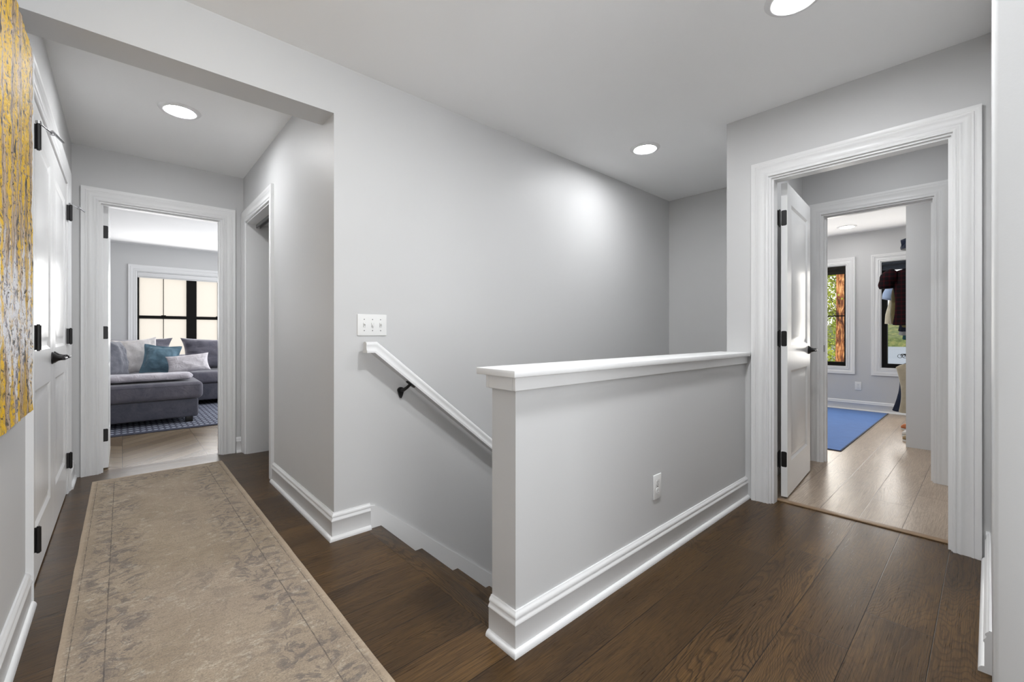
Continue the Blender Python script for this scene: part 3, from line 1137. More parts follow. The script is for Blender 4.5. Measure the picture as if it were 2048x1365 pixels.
def casement(n, y0, y1, fw, shade_mat_, shade_z, label, slabel, mid=None):
    w = sroot(n, (XW, (y0 + y1) / 2, ZA0), label, 'window')
    b = MB()
    rect_loop(b, y0 + 0.004, y1 - 0.004, ZA0 + 0.004, ZA1 - 0.004, CAS, lambda p, d: (XW - d, p.x, p.y))
    b.box(XW, XW + 0.07, y0, y0 + 0.014, ZA0, ZA1)
    b.box(XW, XW + 0.07, y1 - 0.014, y1, ZA0, ZA1)
    b.box(XW, XW + 0.07, y0 + 0.014, y1 - 0.014, ZA0, ZA0 + 0.014)
    b.box(XW, XW + 0.07, y0 + 0.014, y1 - 0.014, ZA1 - 0.014, ZA1)
    b.build('casing', M['trim'], w, smooth=50)
    b = MB()
    a0, a1, c0, c1 = y0 + 0.014, y1 - 0.014, ZA0 + 0.014, ZA1 - 0.014
    b.box(XW + 0.03, XW + 0.1, a0, a0 + fw, c0, c1)
    b.box(XW + 0.03, XW + 0.1, a1 - fw, a1, c0, c1)
    b.box(XW + 0.03, XW + 0.1, a0 + fw, a1 - fw, c0, c0 + 0.055)
    b.box(XW + 0.03, XW + 0.1, a0 + fw, a1 - fw, c1 - 0.055, c1)
    if mid:
        b.box(XW + 0.06, XW + 0.08, a0 + fw, a1 - fw, mid - 0.008, mid + 0.008)
    b.build('sash', M['winblack'], w, smooth=0)
    b = MB()
    b.box(XW + 0.068, XW + 0.072, a0 + fw - 0.004, a1 - fw + 0.004, c0 + 0.05, c1 - 0.05)
    b.build('pane', M['glass'], w, smooth=0)
    s = thing('roller_shade', (XW + 0.02, (y0 + y1) / 2, shade_z), slabel, 'roller shade', 'roller shades in the dressing room')
    b = MB()
    b.tube([(XW + 0.018, a0 + 0.004, ZA1 - 0.04), (XW + 0.018, a1 - 0.004, ZA1 - 0.04)], 0.022, 14)
    b.build('roll', shade_mat_, s)
    b = MB()
    b.box(XW + 0.022, XW + 0.025, a0 + 0.008, a1 - 0.008, shade_z, ZA1 - 0.04)
    b.build('cloth', shade_mat_, s, smooth=0)
    b = MB()
    b.box(XW + 0.018, XW + 0.029, a0 + 0.008, a1 - 0.008, shade_z - 0.012, shade_z + 0.008, 0.003)
    b.build('hem_bar', shade_mat_, s)
    return w


casement('window_1', 1.33, 1.93, 0.022, M['shade_dark'], 1.905, 'tall black-framed window showing an orange tree trunk',
         'dark brown roller shade at the top of the window with the tree trunk', 1.305)
casement('window_2', 0.376, 0.976, 0.055, M['shade_navy'], 1.905, 'tall black-framed window behind the hanging clothes',
         'slate blue roller shade above the plaid shirt')

w = sroot('window_3', (0.9, YW, WZ0), 'wide black-framed window behind the grey sectional sofa', 'window')
b = MB()
rect_loop(b, WX0 + 0.004, WX1 - 0.004, WZ0 + 0.004, WZ1 - 0.004, CAS, lambda p, d: (p.x, YW - d, p.y))
for bx in ((WX0, WX0 + 0.016, WZ0, WZ1), (WX1 - 0.016, WX1, WZ0, WZ1), (WX0 + 0.016, WX1 - 0.016, WZ0, WZ0 + 0.016), (WX0 + 0.016, WX1 - 0.016, WZ1 - 0.016, WZ1)):
    b.box(bx[0], bx[1], YW, YW + 0.08, bx[2], bx[3])
b.build('casing', M['trim'], w, smooth=50)
b = MB()
F0, F1 = YW + 0.05, YW + 0.11
b.box(WX0 + 0.016, 0.196, F0, F1, WZ0 + 0.016, WZ1 - 0.016)
b.box(0.796, 0.930, F0, F1, WZ0 + 0.016, WZ1 - 0.016)
b.box(1.532, 1.57, F0, F1, WZ0 + 0.016, WZ1 - 0.016)
b.box(1.57, WX1 - 0.016, F0, F1, WZ0 + 0.016, WZ1 - 0.016)
for x0, x1 in ((0.196, 0.796), (0.93, 1.532)):
    b.box(x0, x1, F0, F1, WZ0 + 0.016, WZ0 + 0.07)
    b.box(x0, x1, F0, F1, WZ1 - 0.07, WZ1 - 0.016)
b.build('frame', M['winblack'], w, smooth=0)
b = MB()
for x0, x1 in ((0.196, 0.796), (0.93, 1.532)):
    b.box(x0, x1, F0 + 0.005, F1 - 0.005, 1.295, 1.342)
    b.box((x0 + x1) / 2 - 0.03, (x0 + x1) / 2 + 0.03, F0 - 0.012, F0 + 0.01, 1.335, 1.352, 0.004)
b.build('check_rail', M['winblack'], w)
b = MB()
for x0, x1 in ((0.196, 0.796), (0.93, 1.532)):
    b.box((x0 + x1) / 2 - 0.0045, (x0 + x1) / 2 + 0.0045, F0 + 0.02, F0 + 0.045, WZ0 + 0.07, WZ1 - 0.07)
b.build('muntin', M['winblack'], w, smooth=0)
b = MB()
for x0, x1 in ((0.19, 0.80), (0.925, 1.54)):
    b.box(x0, x1, F0 + 0.047, F0 + 0.051, WZ0 + 0.06, WZ1 - 0.06)
b.build('pane', M['frosted'], w, smooth=0)['label'] = 'cream frosted panes glowing with daylight'
s = thing('roller_shade', (0.9, YW + 0.02, 1.95), 'white rolled-up shade across the top of the sofa room window', 'roller shade')
b = MB()
b.box(WX0 + 0.018, WX1 - 0.018, YW + 0.008, YW + 0.046, 1.955, WZ1 - 0.017, 0.006)
b.build('fascia', M['trim'], s)
b = MB()
b.box(WX0 + 0.02, WX1 - 0.02, YW + 0.022, YW + 0.034, 1.938, 1.957, 0.003)
b.build('hem_bar', M['trim'], s)

# ------------------------------------------------------------------ recessed lights
def downlight(x, y, label, led=None):
    t = thing('recessed_light', (x, y, H), label, 'ceiling light', 'round recessed ceiling lights')
    b = MB()
    pr = [(0.0755, -0.004), (0.079, -0.0105), (0.088, -0.012), (0.103, -0.006), (0.108, 0.0)]
    seg = 48
    rings = [[b.bm.verts.new((x + r * math.cos(2 * math.pi * i / seg), y + r * math.sin(2 * math.pi * i / seg), H + z)) for i in range(seg)] for r, z in pr]
    for A, B in zip(rings, rings[1:]):
        for i in range(seg):
            b.bm.faces.new((A[i], A[(i + 1) % seg], B[(i + 1) % seg], B[i]))
    b.build('trim_ring', M['trim'], t, smooth=60)
    b = MB()
    b.lathe([(0.0, -0.0095), (0.05, -0.009), (0.0765, -0.0055), (0.0765, -0.001), (0.0, -0.001)], Matrix.Translation((x, y, H)), 48)
    b.build('diffuser', led or M['led'], t, smooth=60)
    return t


l0 = downlight(0.266, 3.372, 'round recessed light in the hall ceiling by the closet doors')
for x, y, lab in ((2.903, 1.727, 'round recessed light over the stairwell'),
                  (2.06, 0.54, 'round recessed light cut by the top edge of the photo')):
    c = copy_tree(l0)
    c.location = (x, y, H)
    c['label'] = lab

downlight(6.965, 1.236, 'round recessed light in the dressing room ceiling', M['led_dim'])

# ------------------------------------------------------------------ switch plate, outlets
def outlet(c, ax, nrm, label):
    t = thing('wall_outlet', c, label, 'outlet', 'white wall outlets')
    c, ax, nrm = Vector(c), Vector(ax), Vector(nrm)
    up = Vector((0, 0, 1))
    b = MB()
    m_ = frame(c, ax, up, nrm)
    k = MB()
    k.box(-0.035, 0.035, -0.0575, 0.0575, 0, 0.006, 0.003, 3)
    me = bpy.data.meshes.new('t')
    k.bm.to_mesh(me)
    k.bm.free()
    q = bmesh.new()
    q.from_mesh(me)
    bpy.data.meshes.remove(me)
    b.merge(q, m_)
    b.build('cover_plate', M['plate'], t)
    for dz in (-0.0195, 0.0195):
        b = MB()
        rounded_plate(b, c + up * dz + nrm * 0.006, ax, up, 0.033, 0.028, 0.0016, 0.012)
        r = b.build('receptacle', M['plate'], t)
        b = MB()
        for dx in (-0.0065, 0.0065):
            p = c + up * (dz + 0.003) + ax * dx + nrm * 0.0076
            rounded_plate(b, p, ax, up, 0.0022, 0.0085, 0.0003, 0.0005, 2)
        rounded_plate(b, c + up * (dz - 0.008) + nrm * 0.0076, ax, up, 0.0052, 0.0052, 0.0003, 0.0024, 3)
        b.build('slot', M['slot'], r, smooth=0)
    b = MB()
    b.lathe([(0.003, 0), (0.003, 0.0006), (0.0, 0.001)], frame(c + nrm * 0.006, ax, up, nrm), 10)
    b.build('screw', M['steel'], t)
    return t


outlet((1.868, 1.0505, 0.332), (1, 0, 0), (0, -1, 0), 'white outlet low on the half wall by the stairs')
outlet((XW - 0.0005, 1.206, 0.335), (0, -1, 0), (-1, 0, 0), 'white outlet under the dressing room windows')

sx, sz = 1.006, 1.098
t = thing('switch_plate', (sx, YM, sz - 0.058), 'white triple light switch plate above the top of the handrail', 'light switch')
k = MB()
k.box(sx - 0.083, sx + 0.083, YM - 0.0065, YM - 0.0003, sz - 0.058, sz + 0.058, 0.0035, 3)
k.build('cover_plate', M['plate'], t)
for i, (dx, up) in enumerate(((-0.046, 1), (0, -1), (0.046, 1))):
    b = MB()
    b.box(sx + dx - 0.005, sx + dx + 0.005, YM - 0.0085, YM - 0.006, sz - 0.012, sz + 0.012, 0.001)
    b.prism([(0, -0.004), (0.011, up * 0.006 - 0.0025), (0.011, up * 0.006 + 0.0035), (0, 0.004)],
            lambda p, h: (sx + dx + h, YM - 0.008 - p[0], sz + p[1]), -0.0035, 0.0035)
    b.build('toggle', M['plate'], t)
    b = MB()
    b.box(sx + dx - 0.0056, sx + dx - 0.005, YM - 0.0082, YM - 0.006, sz - 0.012, sz + 0.012)
    b.box(sx + dx + 0.005, sx + dx + 0.0056, YM - 0.0082, YM - 0.006, sz - 0.012, sz + 0.012)
    for dz in (-0.03, 0.03):
        b.lathe([(0.003, 0), (0.003, 0.0006), (0.0, 0.001)], frame((sx + dx, YM - 0.0064, sz + dz), (1, 0, 0), (0, 0, -1), (0, -1, 0)), 10)
    b.build('screw', M['slot'], t)

# ------------------------------------------------------------------ handrail
RC = YM - 0.072      # centre line of the rail
t = thing('handrail', (1.18, YM, 0.7), 'white moulded handrail sloping down the stair wall', 'handrail')
hp = [(-0.029, 0.0), (0.029, 0.0), (0.029, 0.013), (0.024, 0.0155), (0.0215, 0.024), (0.019, 0.036), (0.021, 0.045), (0.0215, 0.054),
      (0.017, 0.062), (0.008, 0.0665), (-0.008, 0.0665), (-0.017, 0.062), (-0.0215, 0.054), (-0.021, 0.045), (-0.019, 0.036), (-0.0215, 0.024), (-0.024, 0.0155), (-0.029, 0.013)]
b = MB()
SL = 0.817
x1, z1 = 0.977, 0.952
b.sweep([(0.935, z1), (x1, z1), (3.95, z1 - (3.95 - x1) * SL)], [(zz * 0.86, yy) for yy, zz in hp], lambda p, d: (p.x, RC + d, p.y), 1)
b.build('rail', M['trim'], t, smooth=45)
for xb in (1.185, 2.6, 3.8):
    zb = z1 - (xb - x1) * SL
    b = MB()
    pl = []
    for kk in range(24):
        a = 2 * math.pi * kk / 24
        rr = 0.017 if math.sin(a) > 0 else 0.017
        zz = math.sin(a) * (0.018 if math.sin(a) > 0 else 0.045)
        pl.append((math.cos(a) * 0.019 * (1.0 if math.sin(a) > 0 else 1 - 0.45 * abs(math.sin(a))), zz))
    zc = zb - 0.052
    b.prism(pl, lambda p, h: (xb - 0.012 + p[0], YM - h, zc + p[1]), 0.0, 0.012)
    b.tube([(xb - 0.012, YM - 0.01, zc), (xb - 0.009, YM - 0.035, zc + 0.004), (xb, RC + 0.012, zc + 0.02), (xb + 0.012, RC, zb - 0.015)], [0.012, 0.010, 0.0085, 0.008], 12)
    sl = Vector((1, 0, -SL)).normalized()
    rounded_plate(b, Vector((xb + 0.012, RC, zb - 0.0175)), sl, (0, 1, 0), 0.06, 0.03, -0.005 if sl.cross(Vector((0, 1, 0))).z < 0 else 0.005, 0.01)
    b.build('bracket', M['black'], t)['label'] = 'black wall bracket under the rail'

# ------------------------------------------------------------------ painting
PY0, PY1, PZ0, PZ1 = 1.22, 2.235, 0.785, 2.04
t = thing('painting', (XL, (PY0 + PY1) / 2, PZ0), 'tall unframed canvas of yellow and white birch trunks on the left wall', 'painting')
b = MB()
ny, nz = 70, 96
G = []
for i in range(ny + 1):
    row = []
    for j in range(nz + 1):
        y = PY0 + (PY1 - PY0) * i / ny
        z = PZ0 + (PZ1 - PZ0) * j / nz
        lump = 0.0035 * mnoise.noise(Vector((y * 38, z * 20, 1.3))) + 0.0025 * mnoise.noise(Vector((y * 90, z * 60, 4.1)))
        row.append(b.bm.verts.new((XL + 0.0425 + lump, y, z)))
    G.append(row)
for i in range(ny):
    for j in range(nz):
        b.bm.faces.new((G[i][j], G[i + 1][j], G[i + 1][j + 1], G[i][j + 1]))
o = b.build('painted_face', M['painting'], t, smooth=80)
# object-space texture origin at the picture's centre
cz = (PZ0 + PZ1) / 2 - PZ0
o.data.transform(Matrix.Translation((0, 0, -cz)))
o.location = (0, 0, cz)
b = MB()
b.box(XL + 0.001, XL + 0.039, PY0, PY1, PZ0, PZ1, 0.003, 2)
b.build('canvas', M['canvas_edge'], t)

# ------------------------------------------------------------------ hall runner
rx0, rx1, ry0, ry1 = -0.157, 0.607, 0.55, 4.235
cx_, cy_ = (rx0 + rx1) / 2, (ry0 + ry1) / 2
M['runner'] = runner_mat((rx1 - rx0) / 2, (ry1 - ry0) / 2)
b = MB()
nx, nyy = 12, 60
def rug_z(x, y):
    return 0.0085 + 0.0008 * mnoise.noise(Vector((x * 3, y * 2, 0)))
top = [[b.bm.verts.new((rx0 + (rx1 - rx0) * i / nx + 0.002 * mnoise.noise(Vector((i * 0.3, j * 0.3, 2))), ry0 + (ry1 - ry0) * j / nyy,
                        rug_z(i, j) if 0 < i < nx and 0 < j < nyy else 0.006)) for j in range(nyy + 1)] for i in range(nx + 1)]
for i in range(nx):
    for j in range(nyy):
        b.bm.faces.new((top[i][j], top[i + 1][j], top[i + 1][j + 1], top[i][j + 1]))
be = [e for e in b.bm.edges if len(e.link_faces) == 1]
r = bmesh.ops.extrude_edge_only(b.bm, edges=be)
for v in [g for g in r['geom'] if isinstance(g, bmesh.types.BMVert)]:
    v.co.z = 0.0005
o = b.build('runner_rug', M['runner'], smooth=60)
recenter(o, (cx_, cy_, 0))
tag(o, 'long beige distressed runner rug on the dark hall floor', 'rug')

# ------------------------------------------------------------------ sofa room furniture
b = MB()
b.box(-1.4, 2.6, 5.96, 8.75, 0.0005, 0.014, 0.004, 2)
o = b.build('area_rug', M['area_rug'], smooth=40)
recenter(o, (0.6, 7.35, 0))
tag(o, 'blue and grey woven area rug under the sectional sofa', 'rug')

sofa = thing('sectional_sofa', (0.5, 7.6, 0.014), 'grey velour sectional sofa with a chaise beneath the sofa room window', 'sofa')
CX0, CX1, CY0 = -0.55, 0.672, 6.3
b = MB()
b.box(CX0, CX1, CY0, 8.72, 0.078, 0.288, 0.02, 3)
b.build('chaise_base', M['sofa_dark'], sofa)
b = MB()
b.box(CX0, CX1 + 0.045, CY0 - 0.03, 8.35, 0.292, 0.487, 0.05, 5)
for v in b.bm.verts:
    if v.co.z > 0.4:
        v.co.z += 0.012 * (1 - ((v.co.x - 0.06) / 0.66) ** 2)
b.build('chaise_cushion', M['sofa'], sofa, smooth=60)
b = MB()
b.box(CX0 + 0.05, CX1 + 0.02, CY0 - 0.031, CY0 - 0.026, 0.447, 0.453, 0.002, 2)
b.build('piping', M['sofa_dark'], sofa)
b = MB()
b.box(CX1 + 0.002, 2.5, 7.68, 8.72, 0.085, 0.325, 0.02, 3)
b.build('seat_base', M['sofa_dark'], sofa)
b = MB()
b.box(CX1 + 0.05, 1.6, 7.65, 8.4, 0.33, 0.5, 0.045, 5)
b.build('seat_cushion', M['sofa'], sofa, smooth=60)
b = MB()
b.box(1.605, 2.5, 7.65, 8.4, 0.33, 0.5, 0.045, 5)
b.build('seat_cushion', M['sofa'], sofa, smooth=60)
b = MB()
b.box(CX0, 2.5, 8.48, 8.78, 0.08, 0.72, 0.06, 4)
b.build('back_frame', M['sofa_dark'], sofa, smooth=60)
b = MB()
b.box(CX0 - 0.2, CX0 - 0.002, 7.0, 8.78, 0.08, 0.62, 0.05, 4)
b.build('arm', M['sofa_dark'], sofa, smooth=60)
for x, y in ((CX1 - 0.085, CY0 + 0.06), (CX0 + 0.06, CY0 + 0.06), (1.5, 7.75), (2.4, 7.75), (2.4, 8.65), (CX0 + 0.06, 8.65)):
    b = MB()
    b.box(x - 0.035, x + 0.035, y - 0.035, y + 0.035, 0.0145, 0.09, 0.004)
    b.build('leg', M['black'], sofa)


def cushion(name, c, w, h, t_, yaw, lean, roll, mat, label, par=None, **kw):
    mtx = Matrix.Translation(c) @ Matrix.Rotation(math.radians(yaw), 4, 'Z') @ Matrix.Rotation(math.radians(lean), 4, 'X') @ Matrix.Rotation(math.radians(roll), 4, 'Y')
    b = MB()
    b.pillow(w, h, t_, mtx, **kw)
    if par is not None:
        return b.build(name, mat, par, smooth=80)
    o = b.build(name, mat, smooth=80)
    recenter(o, (c[0], c[1], c[2] - h / 2))
    return tag(o, label, 'cushion', 'cushions on the sectional sofa')


cushion('back_cushion', (0.0, 8.22, 0.745), 1.13, 0.50, 0.26, 0, -12, 0, M['sofa'], '', sofa, seed=1, ears=0.11, wr=0.016)
cushion('back_cushion', (1.19, 8.22, 0.735), 1.08, 0.50, 0.26, 0, -12, 1, M['sofa'], '', sofa, seed=2, ears=0.11, wr=0.016)
cushion('throw_pillow', (-0.09, 7.05, 0.75), 0.5, 0.5, 0.2, 66, -14, 8, M['pillow_grey'], 'slate grey pillow leaning at the left end of the sofa', seed=3, ears=0.13, wr=0.012)
cushion('throw_pillow', (0.15, 7.68, 0.752), 0.5, 0.5, 0.19, 14, -18, -5, M['pillow_white'], 'large ivory pillow between the slate and teal pillows', seed=4, ears=0.12, wr=0.011)
cushion('throw_pillow', (0.385, 7.42, 0.712), 0.34, 0.34, 0.14, -8, -20, 6, M['pillow_teal'], 'teal linen pillow with a flange edge', seed=5, flange=0.03, ears=0.1, wr=0.008)
cushion('throw_pillow', (0.66, 7.22, 0.655), 0.47, 0.25, 0.14, -6, -20, -6, M['lumbar'], 'white striped lumbar pillow in front of the teal one', seed=6, ears=0.1, wr=0.006)
# folded throw on the chaise
b = MB()
n = 40
prof = []
for j in range(17):
    a = math.pi * 2 * j / 17
    prof.append((math.copysign(abs(math.cos(a)) ** 0.5, math.cos(a)), math.copysign(abs(math.sin(a)) ** 0.7, math.sin(a))))
rings = []
for i in range(n + 1):
    f = i / n
    x = -0.42 + 1.06 * f
    k_ = min(1, (1 - abs(2 * f - 1)) * 14) ** 0.5
    cy, cz_ = 6.56 + 0.01 * math.sin(f * 9), 0.545
    ring = []
    for a_, c_ in prof:
        nn = 1 + 0.10 * mnoise.noise(Vector((x * 9, a_ * 2, c_ * 2)))
        ring.append(b.bm.verts.new((x, cy + a_ * 0.17 * max(0.3, k_) * nn, cz_ + c_ * 0.042 * max(0.25, k_) * nn)))
    rings.append(ring)
for A, B in zip(rings, rings[1:]):
    for j in range(17):
        b.bm.faces.new((A[j], A[(j + 1) % 17], B[(j + 1) % 17], B[j]))
b.bm.faces.new(rings[0])
b.bm.faces.new(list(reversed(rings[-1])))
o = b.build('throw_blanket', M['throw'], smooth=80)
recenter(o, (0.1, 6.56, 0.5))
tag(o, 'pale lilac fleece throw folded across the chaise', 'blanket')

# ------------------------------------------------------------------ dressing room contents
b = MB()
b.box(4.76, 7.44, 0.895, 1.75, 0.0005, 0.008, 0.002)
o = b.build('floor_mat', M['mat_blue'], smooth=0)
recenter(o, (6.1, 1.3, 0))
tag(o, 'bright blue mat on the pale dressing room floor', 'mat')
b = MB()
for bx in ((4.75, 7.445, 0.884, 0.896, 0), (4.75, 4.762, 0.896, 1.76, 0), (4.762, 7.445, 1.748, 1.76, 0)):
    b.box(bx[0], bx[1], bx[2], bx[3], 0.0005, 0.009, 0.002)
e = b.build('edge_binding', M['mat_edge'])
e.data.transform(Matrix.Translation((-6.1, -1.3, 0)))
e.parent = o
e['label'] = 'dark navy bound edge'

for z, lab in ((1.83, 'upper closet rod holding the plaid shirt'), (0.90, 'lower closet rod holding the beige coat')):
    b = MB()
    b.tube([(5.5, 0.27, z), (7.48, 0.27, z)], 0.014, 12)
    o = b.build('closet_rod', M['steel'])
    recenter(o, (6.5, 0.27, z))
    tag(o, lab, 'rod')


def garment(name, x, zrod, sh, length, sleeve, mat, label, cat='shirt', yc=0.2, depth=0.085, sw=0.11, splay=0.12, hem=0.0):
    """shirt or coat hanging in the y-z plane: body with sloped shoulders, two sleeves at the sides, open neck"""
    b = MB()
    zt = zrod - 0.085
    n = 22
    rings = []
    for i in range(n + 1):
        f = i / n
        z = zt - f * length
        if f < 0.16:
            hw = 0.065 + (sh - 0.065) * (f / 0.16) ** 0.8
        else:
            hw = sh * (1 - 0.12 * math.sin((f - 0.16) * 3)) + hem * f
        d = depth * (0.55 + 0.45 * min(1, f * 5)) * (1 - 0.25 * f)
        ring = []
        for j in range(28):
            a = 2 * math.pi * j / 28
            fold = 1 + 0.16 * f * math.sin(a * 5 + x * 30) + 0.05 * mnoise.noise(Vector((a, f * 4, x)))
            ring.append(b.bm.verts.new((x + d * math.sin(a) * fold, yc + hw * math.copysign(abs(math.cos(a)) ** 0.8, math.cos(a)), z + 0.012 * math.sin(a * 3) * f)))
        rings.append(ring)
    for A, B in zip(rings, rings[1:]):
        for j in range(28):
            b.bm.faces.new((A[j], A[(j + 1) % 28], B[(j + 1) % 28], B[j]))
    b.bm.faces.new(rings[0])
    b.bm.faces.new(list(reversed(rings[-1])))
    root = b.build(name, mat, smooth=80)
    recenter(root, (x, yc, zt - length))
    tag(root, label, cat, 'clothes on the closet rods')
    for s_ in (1, -1):
        if sleeve <= 0:
            continue
        sb = MB()
        p0 = Vector((x, yc + s_ * (sh - 0.055), zt - 0.16 * length * 0.75))
        p1 = Vector((x, yc + s_ * (sh + 0.04 + splay * 0.45), zt - 0.12 * length - sleeve * 0.45))
        p2 = Vector((x, yc + s_ * (sh + 0.05 + splay), zt - 0.12 * length - sleeve))
        pts, rr = [], []
        for i in range(13):
            f = i / 12
            pts.append((1 - f) ** 2 * p0 + 2 * f * (1 - f) * p1 + f * f * p2)
            rr.append(sw * (0.4 + 0.6 * min(1, f * 3.5)) * (1 - 0.3 * f) * (1 + 0.06 * math.sin(f * 17)) * 0.62)
        sb.tube(pts, rr, 16)
        so = sb.build('sleeve', mat, root, smooth=80)
    return root


UPPER = (('hanging_shirt', 5.66, 0.40, 0.60, 0.17, 'plaid', 'dark red and black plaid shirt nearest the closet end wall', 'shirt', 0.13, -0.03),
         ('hanging_jacket', 5.78, 0.34, 0.62, 0.52, 'olive', 'olive jacket sleeve hanging below the plaid shirt', 'jacket', 0.10, -0.035),
         ('hanging_shirt', 5.90, 0.34, 0.60, 0.27, 'skyblue', 'pale blue shirt with its cuff under the plaid sleeve', 'shirt', 0.12, 0.045),
         ('hanging_sweater', 6.02, 0.34, 0.60, 0.52, 'cream', 'cream sweater sleeve hanging behind the plaid shirt', 'sweater', 0.10, 0.045),
         ('hanging_trousers', 6.14, 0.41, 0.66, 0.0, 'navy', 'navy trousers hanging below the plaid shirt', 'trousers', 0.1, 0.0),
         ('hanging_shirt', 6.26, 0.42, 0.70, 0.0, 'ltgrey', 'light grey hem showing beneath the navy trousers', 'shirt', 0.1, 0.0),
         ('hanging_shirt', 6.38, 0.40, 0.75, 0.0, 'teal', 'dark teal hem hanging lowest beside the closet end wall', 'shirt', 0.1, 0.0))
for nm, x, sh, ln, sl, mt, lab, ct, sw, sp in UPPER:
    garment(nm, x, 1.83, sh, ln, sl, M[mt], lab, ct, yc=0.27, depth=0.045, sw=sw, splay=sp)
garment('folded_trousers', 5.70, 0.90, 0.355, 0.53, 0.0, M['beige'], 'beige wool trousers on the lower closet rod', 'trousers', yc=0.27, depth=0.045)
garment('hanging_coat', 5.86, 0.915, 0.33, 0.56, 0.0, M['navy'], 'navy coat behind the beige trousers on the lower rod', 'coat', yc=0.27, depth=0.045, hem=0.09)


def clip_hanger(x, z, yc, label):
    b = MB()
    hk = [(x, yc + 0.021 * math.cos(math.radians(a)), z + 0.021 * math.sin(math.radians(a))) for a in range(210, -41, -31)]
    b.tube([(x, yc, z - 0.05), (x, yc - 0.018, z - 0.015)] + hk, 0.0025, 6)
    b.tube([(x, yc - 0.2, z - 0.06), (x, yc, z - 0.05), (x, yc + 0.31, z - 0.055)], 0.004, 8)
    for dy in (-0.2, 0.28, 0.315):
        b.tube([(x, yc + dy + 0.017 * math.cos(i * math.pi / 6), z - 0.068 + 0.017 * math.sin(i * math.pi / 6)) for i in range(13)], 0.002, 6)
    o = b.build('coat_hanger', M['black'])
    recenter(o, (x, yc, z))
    return tag(o, label, 'hanger', 'wire hangers on the lower rod')


clip_hanger(5.86, 0.90, 0.27, 'black wire hanger behind the front one on the lower closet rod')
clip_hanger(5.64, 0.90, 0.27, 'black wire hanger with looped clips on the lower closet rod')

b = MB()
b.lathe([(0.0, 0.0), (0.11, 0.0), (0.115, 0.02), (0.10, 0.07), (0.07, 0.105), (0.0, 0.115)], Matrix.Translation((5.75, 0.48, 1.8852)), 28)
b.tube([(5.72, 0.50, 1.948), (5.72, 0.58, 1.935)], [0.06, 0.045], 14)
o = b.build('black_cap', M['navy'], smooth=60)
recenter(o, (5.75, 0.48, 1.89))
tag(o, 'small black cap peeking past the closet end wall near the ceiling', 'cap')
b = MB()
b.box(5.5, 7.48, -0.41, 0.50, 1.865, 1.885, 0.002)
o = b.build('closet_shelf', M['trim'])
recenter(o, (6.5, 0.05, 1.865))
tag(o, 'white closet shelf above the upper rod', 'shelf')


def shoe(x, y, yaw, mat, label):
    b = MB()
    q = bmesh.new()
    rings = []
    for i in range(15):
        f = i / 14
        L_ = 0.27
        wv = 0.036 + 0.014 * math.sin(f * 3.0 + 0.2) - 0.03 * max(0, f - 0.85) * 5 * 0.8
        hh = 0.095 * (1 - f) ** 1.2 + 0.045 if f < 0.9 else 0.045 + 0.01 - (f - 0.9) * 0.25
        hh = max(hh, 0.025)
        rings.append([q.verts.new((f * L_ - L_ / 2, math.copysign(abs(math.cos(a)) ** 0.7, math.cos(a)) * wv, hh / 2 + math.copysign(abs(math.sin(a)) ** 0.7, math.sin(a)) * hh / 2)) for a in [2 * math.pi * j / 16 for j in range(16)]])
    for A, B in zip(rings, rings[1:]):
        for j in range(16):
            q.faces.new((A[j], A[(j + 1) % 16], B[(j + 1) % 16], B[j]))
    q.faces.new(rings[0])
    q.faces.new(list(reversed(rings[-1])))
    b.merge(q, Matrix.Translation((x, y, 0.012)) @ Matrix.Rotation(math.radians(yaw), 4, 'Z'))
    o = b.build('shoe', mat, smooth=70)
    recenter(o, (x, y, 0.012))
    tag(o, label, 'shoe', 'shoes on the closet floor')
    b = MB()
    c_, s_ = math.cos(math.radians(yaw)), math.sin(math.radians(yaw))
    pl = []
    for j in range(24):
        a = 2 * math.pi * j / 24
        lx, ly = 0.14 * math.cos(a), 0.047 * math.copysign(abs(math.sin(a)) ** 0.7, math.sin(a))
        pl.append((x + lx * c_ - ly * s_, y + lx * s_ + ly * c_))
    b.prism(pl, lambda p, h: (p[0], p[1], h), 0.0005, 0.014)
    so = b.build('sole', M['shoe_w'], o)
    return o


shoe(6.35, 0.515, 80, M['shoe_o'], 'coral shoe on the closet floor under the coats')
shoe(5.95, 0.465, 85, M['shoe_w'], 'white shoe at the foot of the closet end wall')
shoe(5.68, 0.435, 80, M['shoe_b'], 'tan shoe nearest the closet end wall')

# ------------------------------------------------------------------ outdoors
b = MB()
b.box(7.8, 60, -30, 40, -4.4, -3.2)
struct(b.build('ground', M['grass'], smooth=0))
b = MB()
b.box(60, 900, -500, 700, -8.2, -8.0)
struct(b.build('lake', M['lake'], smooth=0), 'pale lake beyond the dressing room windows', 'lake')
b = MB()
rows = []
for i in range(121):
    y = -400 + 1000 * i / 120
    r0 = []
    for k_, (dx, zz) in enumerate(((0, -8.1), (6, -2), (25, 3), (60, 9), (120, 8), (200, -8.1))):
        hn = 1 + 0.35 * mnoise.noise(Vector((y * 0.02, k_ * 0.7, 3.0))) + 0.2 * mnoise.noise(Vector((y * 0.11, k_, 8.0)))
        r0.append(b.bm.verts.new((400 + dx + 10 * mnoise.noise(Vector((y * 0.01, 0, 0))), y, zz * hn if 0 < k_ < 5 else zz)))
    rows.append(r0)
for A, B in zip(rows, rows[1:]):
    for j in range(5):
        b.bm.faces.new((A[j], A[j + 1], B[j + 1], B[j]))
k_hill = b.build('hillside', M['hill'], smooth=0)
k_hill['kind'] = 'structure'


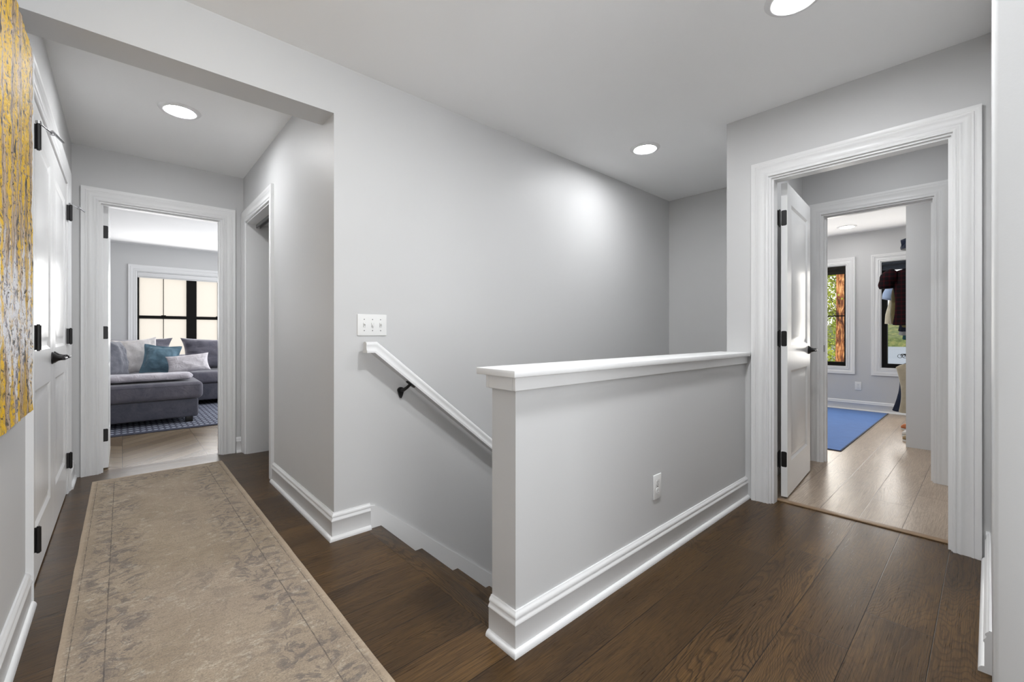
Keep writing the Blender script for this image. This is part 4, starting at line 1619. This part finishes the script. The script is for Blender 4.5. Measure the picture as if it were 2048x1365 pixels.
def tree(base, r0, height, leaves, label, lc, trunk_tip=0.6, twigs=True):
    t = thing('tree', base, label, 'tree', 'trees outside the dressing room')
    b = MB()
    pts, rr = [], []
    for i in range(15):
        f = i / 14
        pts.append((base[0] + 0.08 * math.sin(f * 5), base[1] + 0.03 * math.sin(f * 7 + 1), base[2] + f * height))
        rr.append(r0 * (1 - (1 - trunk_tip) * f) * (1.25 if i == 0 else 1))
    b.tube(pts, rr, 24)
    b.build('trunk', M['bark'], t, smooth=70)
    rng = random.Random(int(base[0] * 100))
    br = MB()
    lf = MB()
    for (c, rad, cnt) in leaves:
        c = Vector(c)
        c = Vector(c)
        st = Vector((base[0], base[1], c.z - 0.5))
        mid = st.lerp(c, 0.5) + Vector((0, 0, 0.12))
        mid += Vector((rng.uniform(-0.15, 0.15), rng.uniform(-0.15, 0.15), rng.uniform(-0.25, 0.25)))
        if twigs:
            br.tube([st, mid, c], [0.0055, 0.0035, 0.0015], 6)
        for _ in range(cnt):
            d = Vector((rng.gauss(0, 1), rng.gauss(0, 1), rng.gauss(0, 0.75)))
            p = c + d * rad * 0.5
            s_ = lc * rng.uniform(0.7, 1.3)
            a = Vector((rng.gauss(0, 1), rng.gauss(0, 1), rng.gauss(0, 0.6))).normalized()
            u_ = a.cross(Vector((rng.gauss(0, 1), rng.gauss(0, 1), rng.gauss(0, 1)))).normalized()
            w_ = a.cross(u_) * 0.55
            lf.quad(p - u_ * s_, p - w_ * s_, p + u_ * s_, p + w_ * s_)
    if twigs:
        br.build('branches', M['twig'], t, smooth=70)
    lf.build('foliage', M['leaf'], t, smooth=0)
    return t


rg = random.Random(3)
lv = []
for i in range(64):
    x = rg.uniform(11.7, 14.0)
    lv.append(((x, x * 0.2 + rg.uniform(-0.12, 0.75), rg.uniform(-1.5, 3.6)), rg.uniform(0.22, 0.42), 120))
tree((12.0, 2.215, -3.2), 0.165, 10.0, lv, 'orange-barked tree trunk just outside the left dressing room window', 0.036, 0.75)
lv = []
for i in range(26):
    lv.append(((rg.uniform(23, 26), rg.uniform(3.6, 8.5), rg.uniform(-3.2, 6)), rg.uniform(0.7, 1.3), 60))
tree((24.5, 5.6, -3.2), 0.16, 9.0, lv, 'yellow-green leafy tree farther behind the orange trunk', 0.11, 0.4, False)
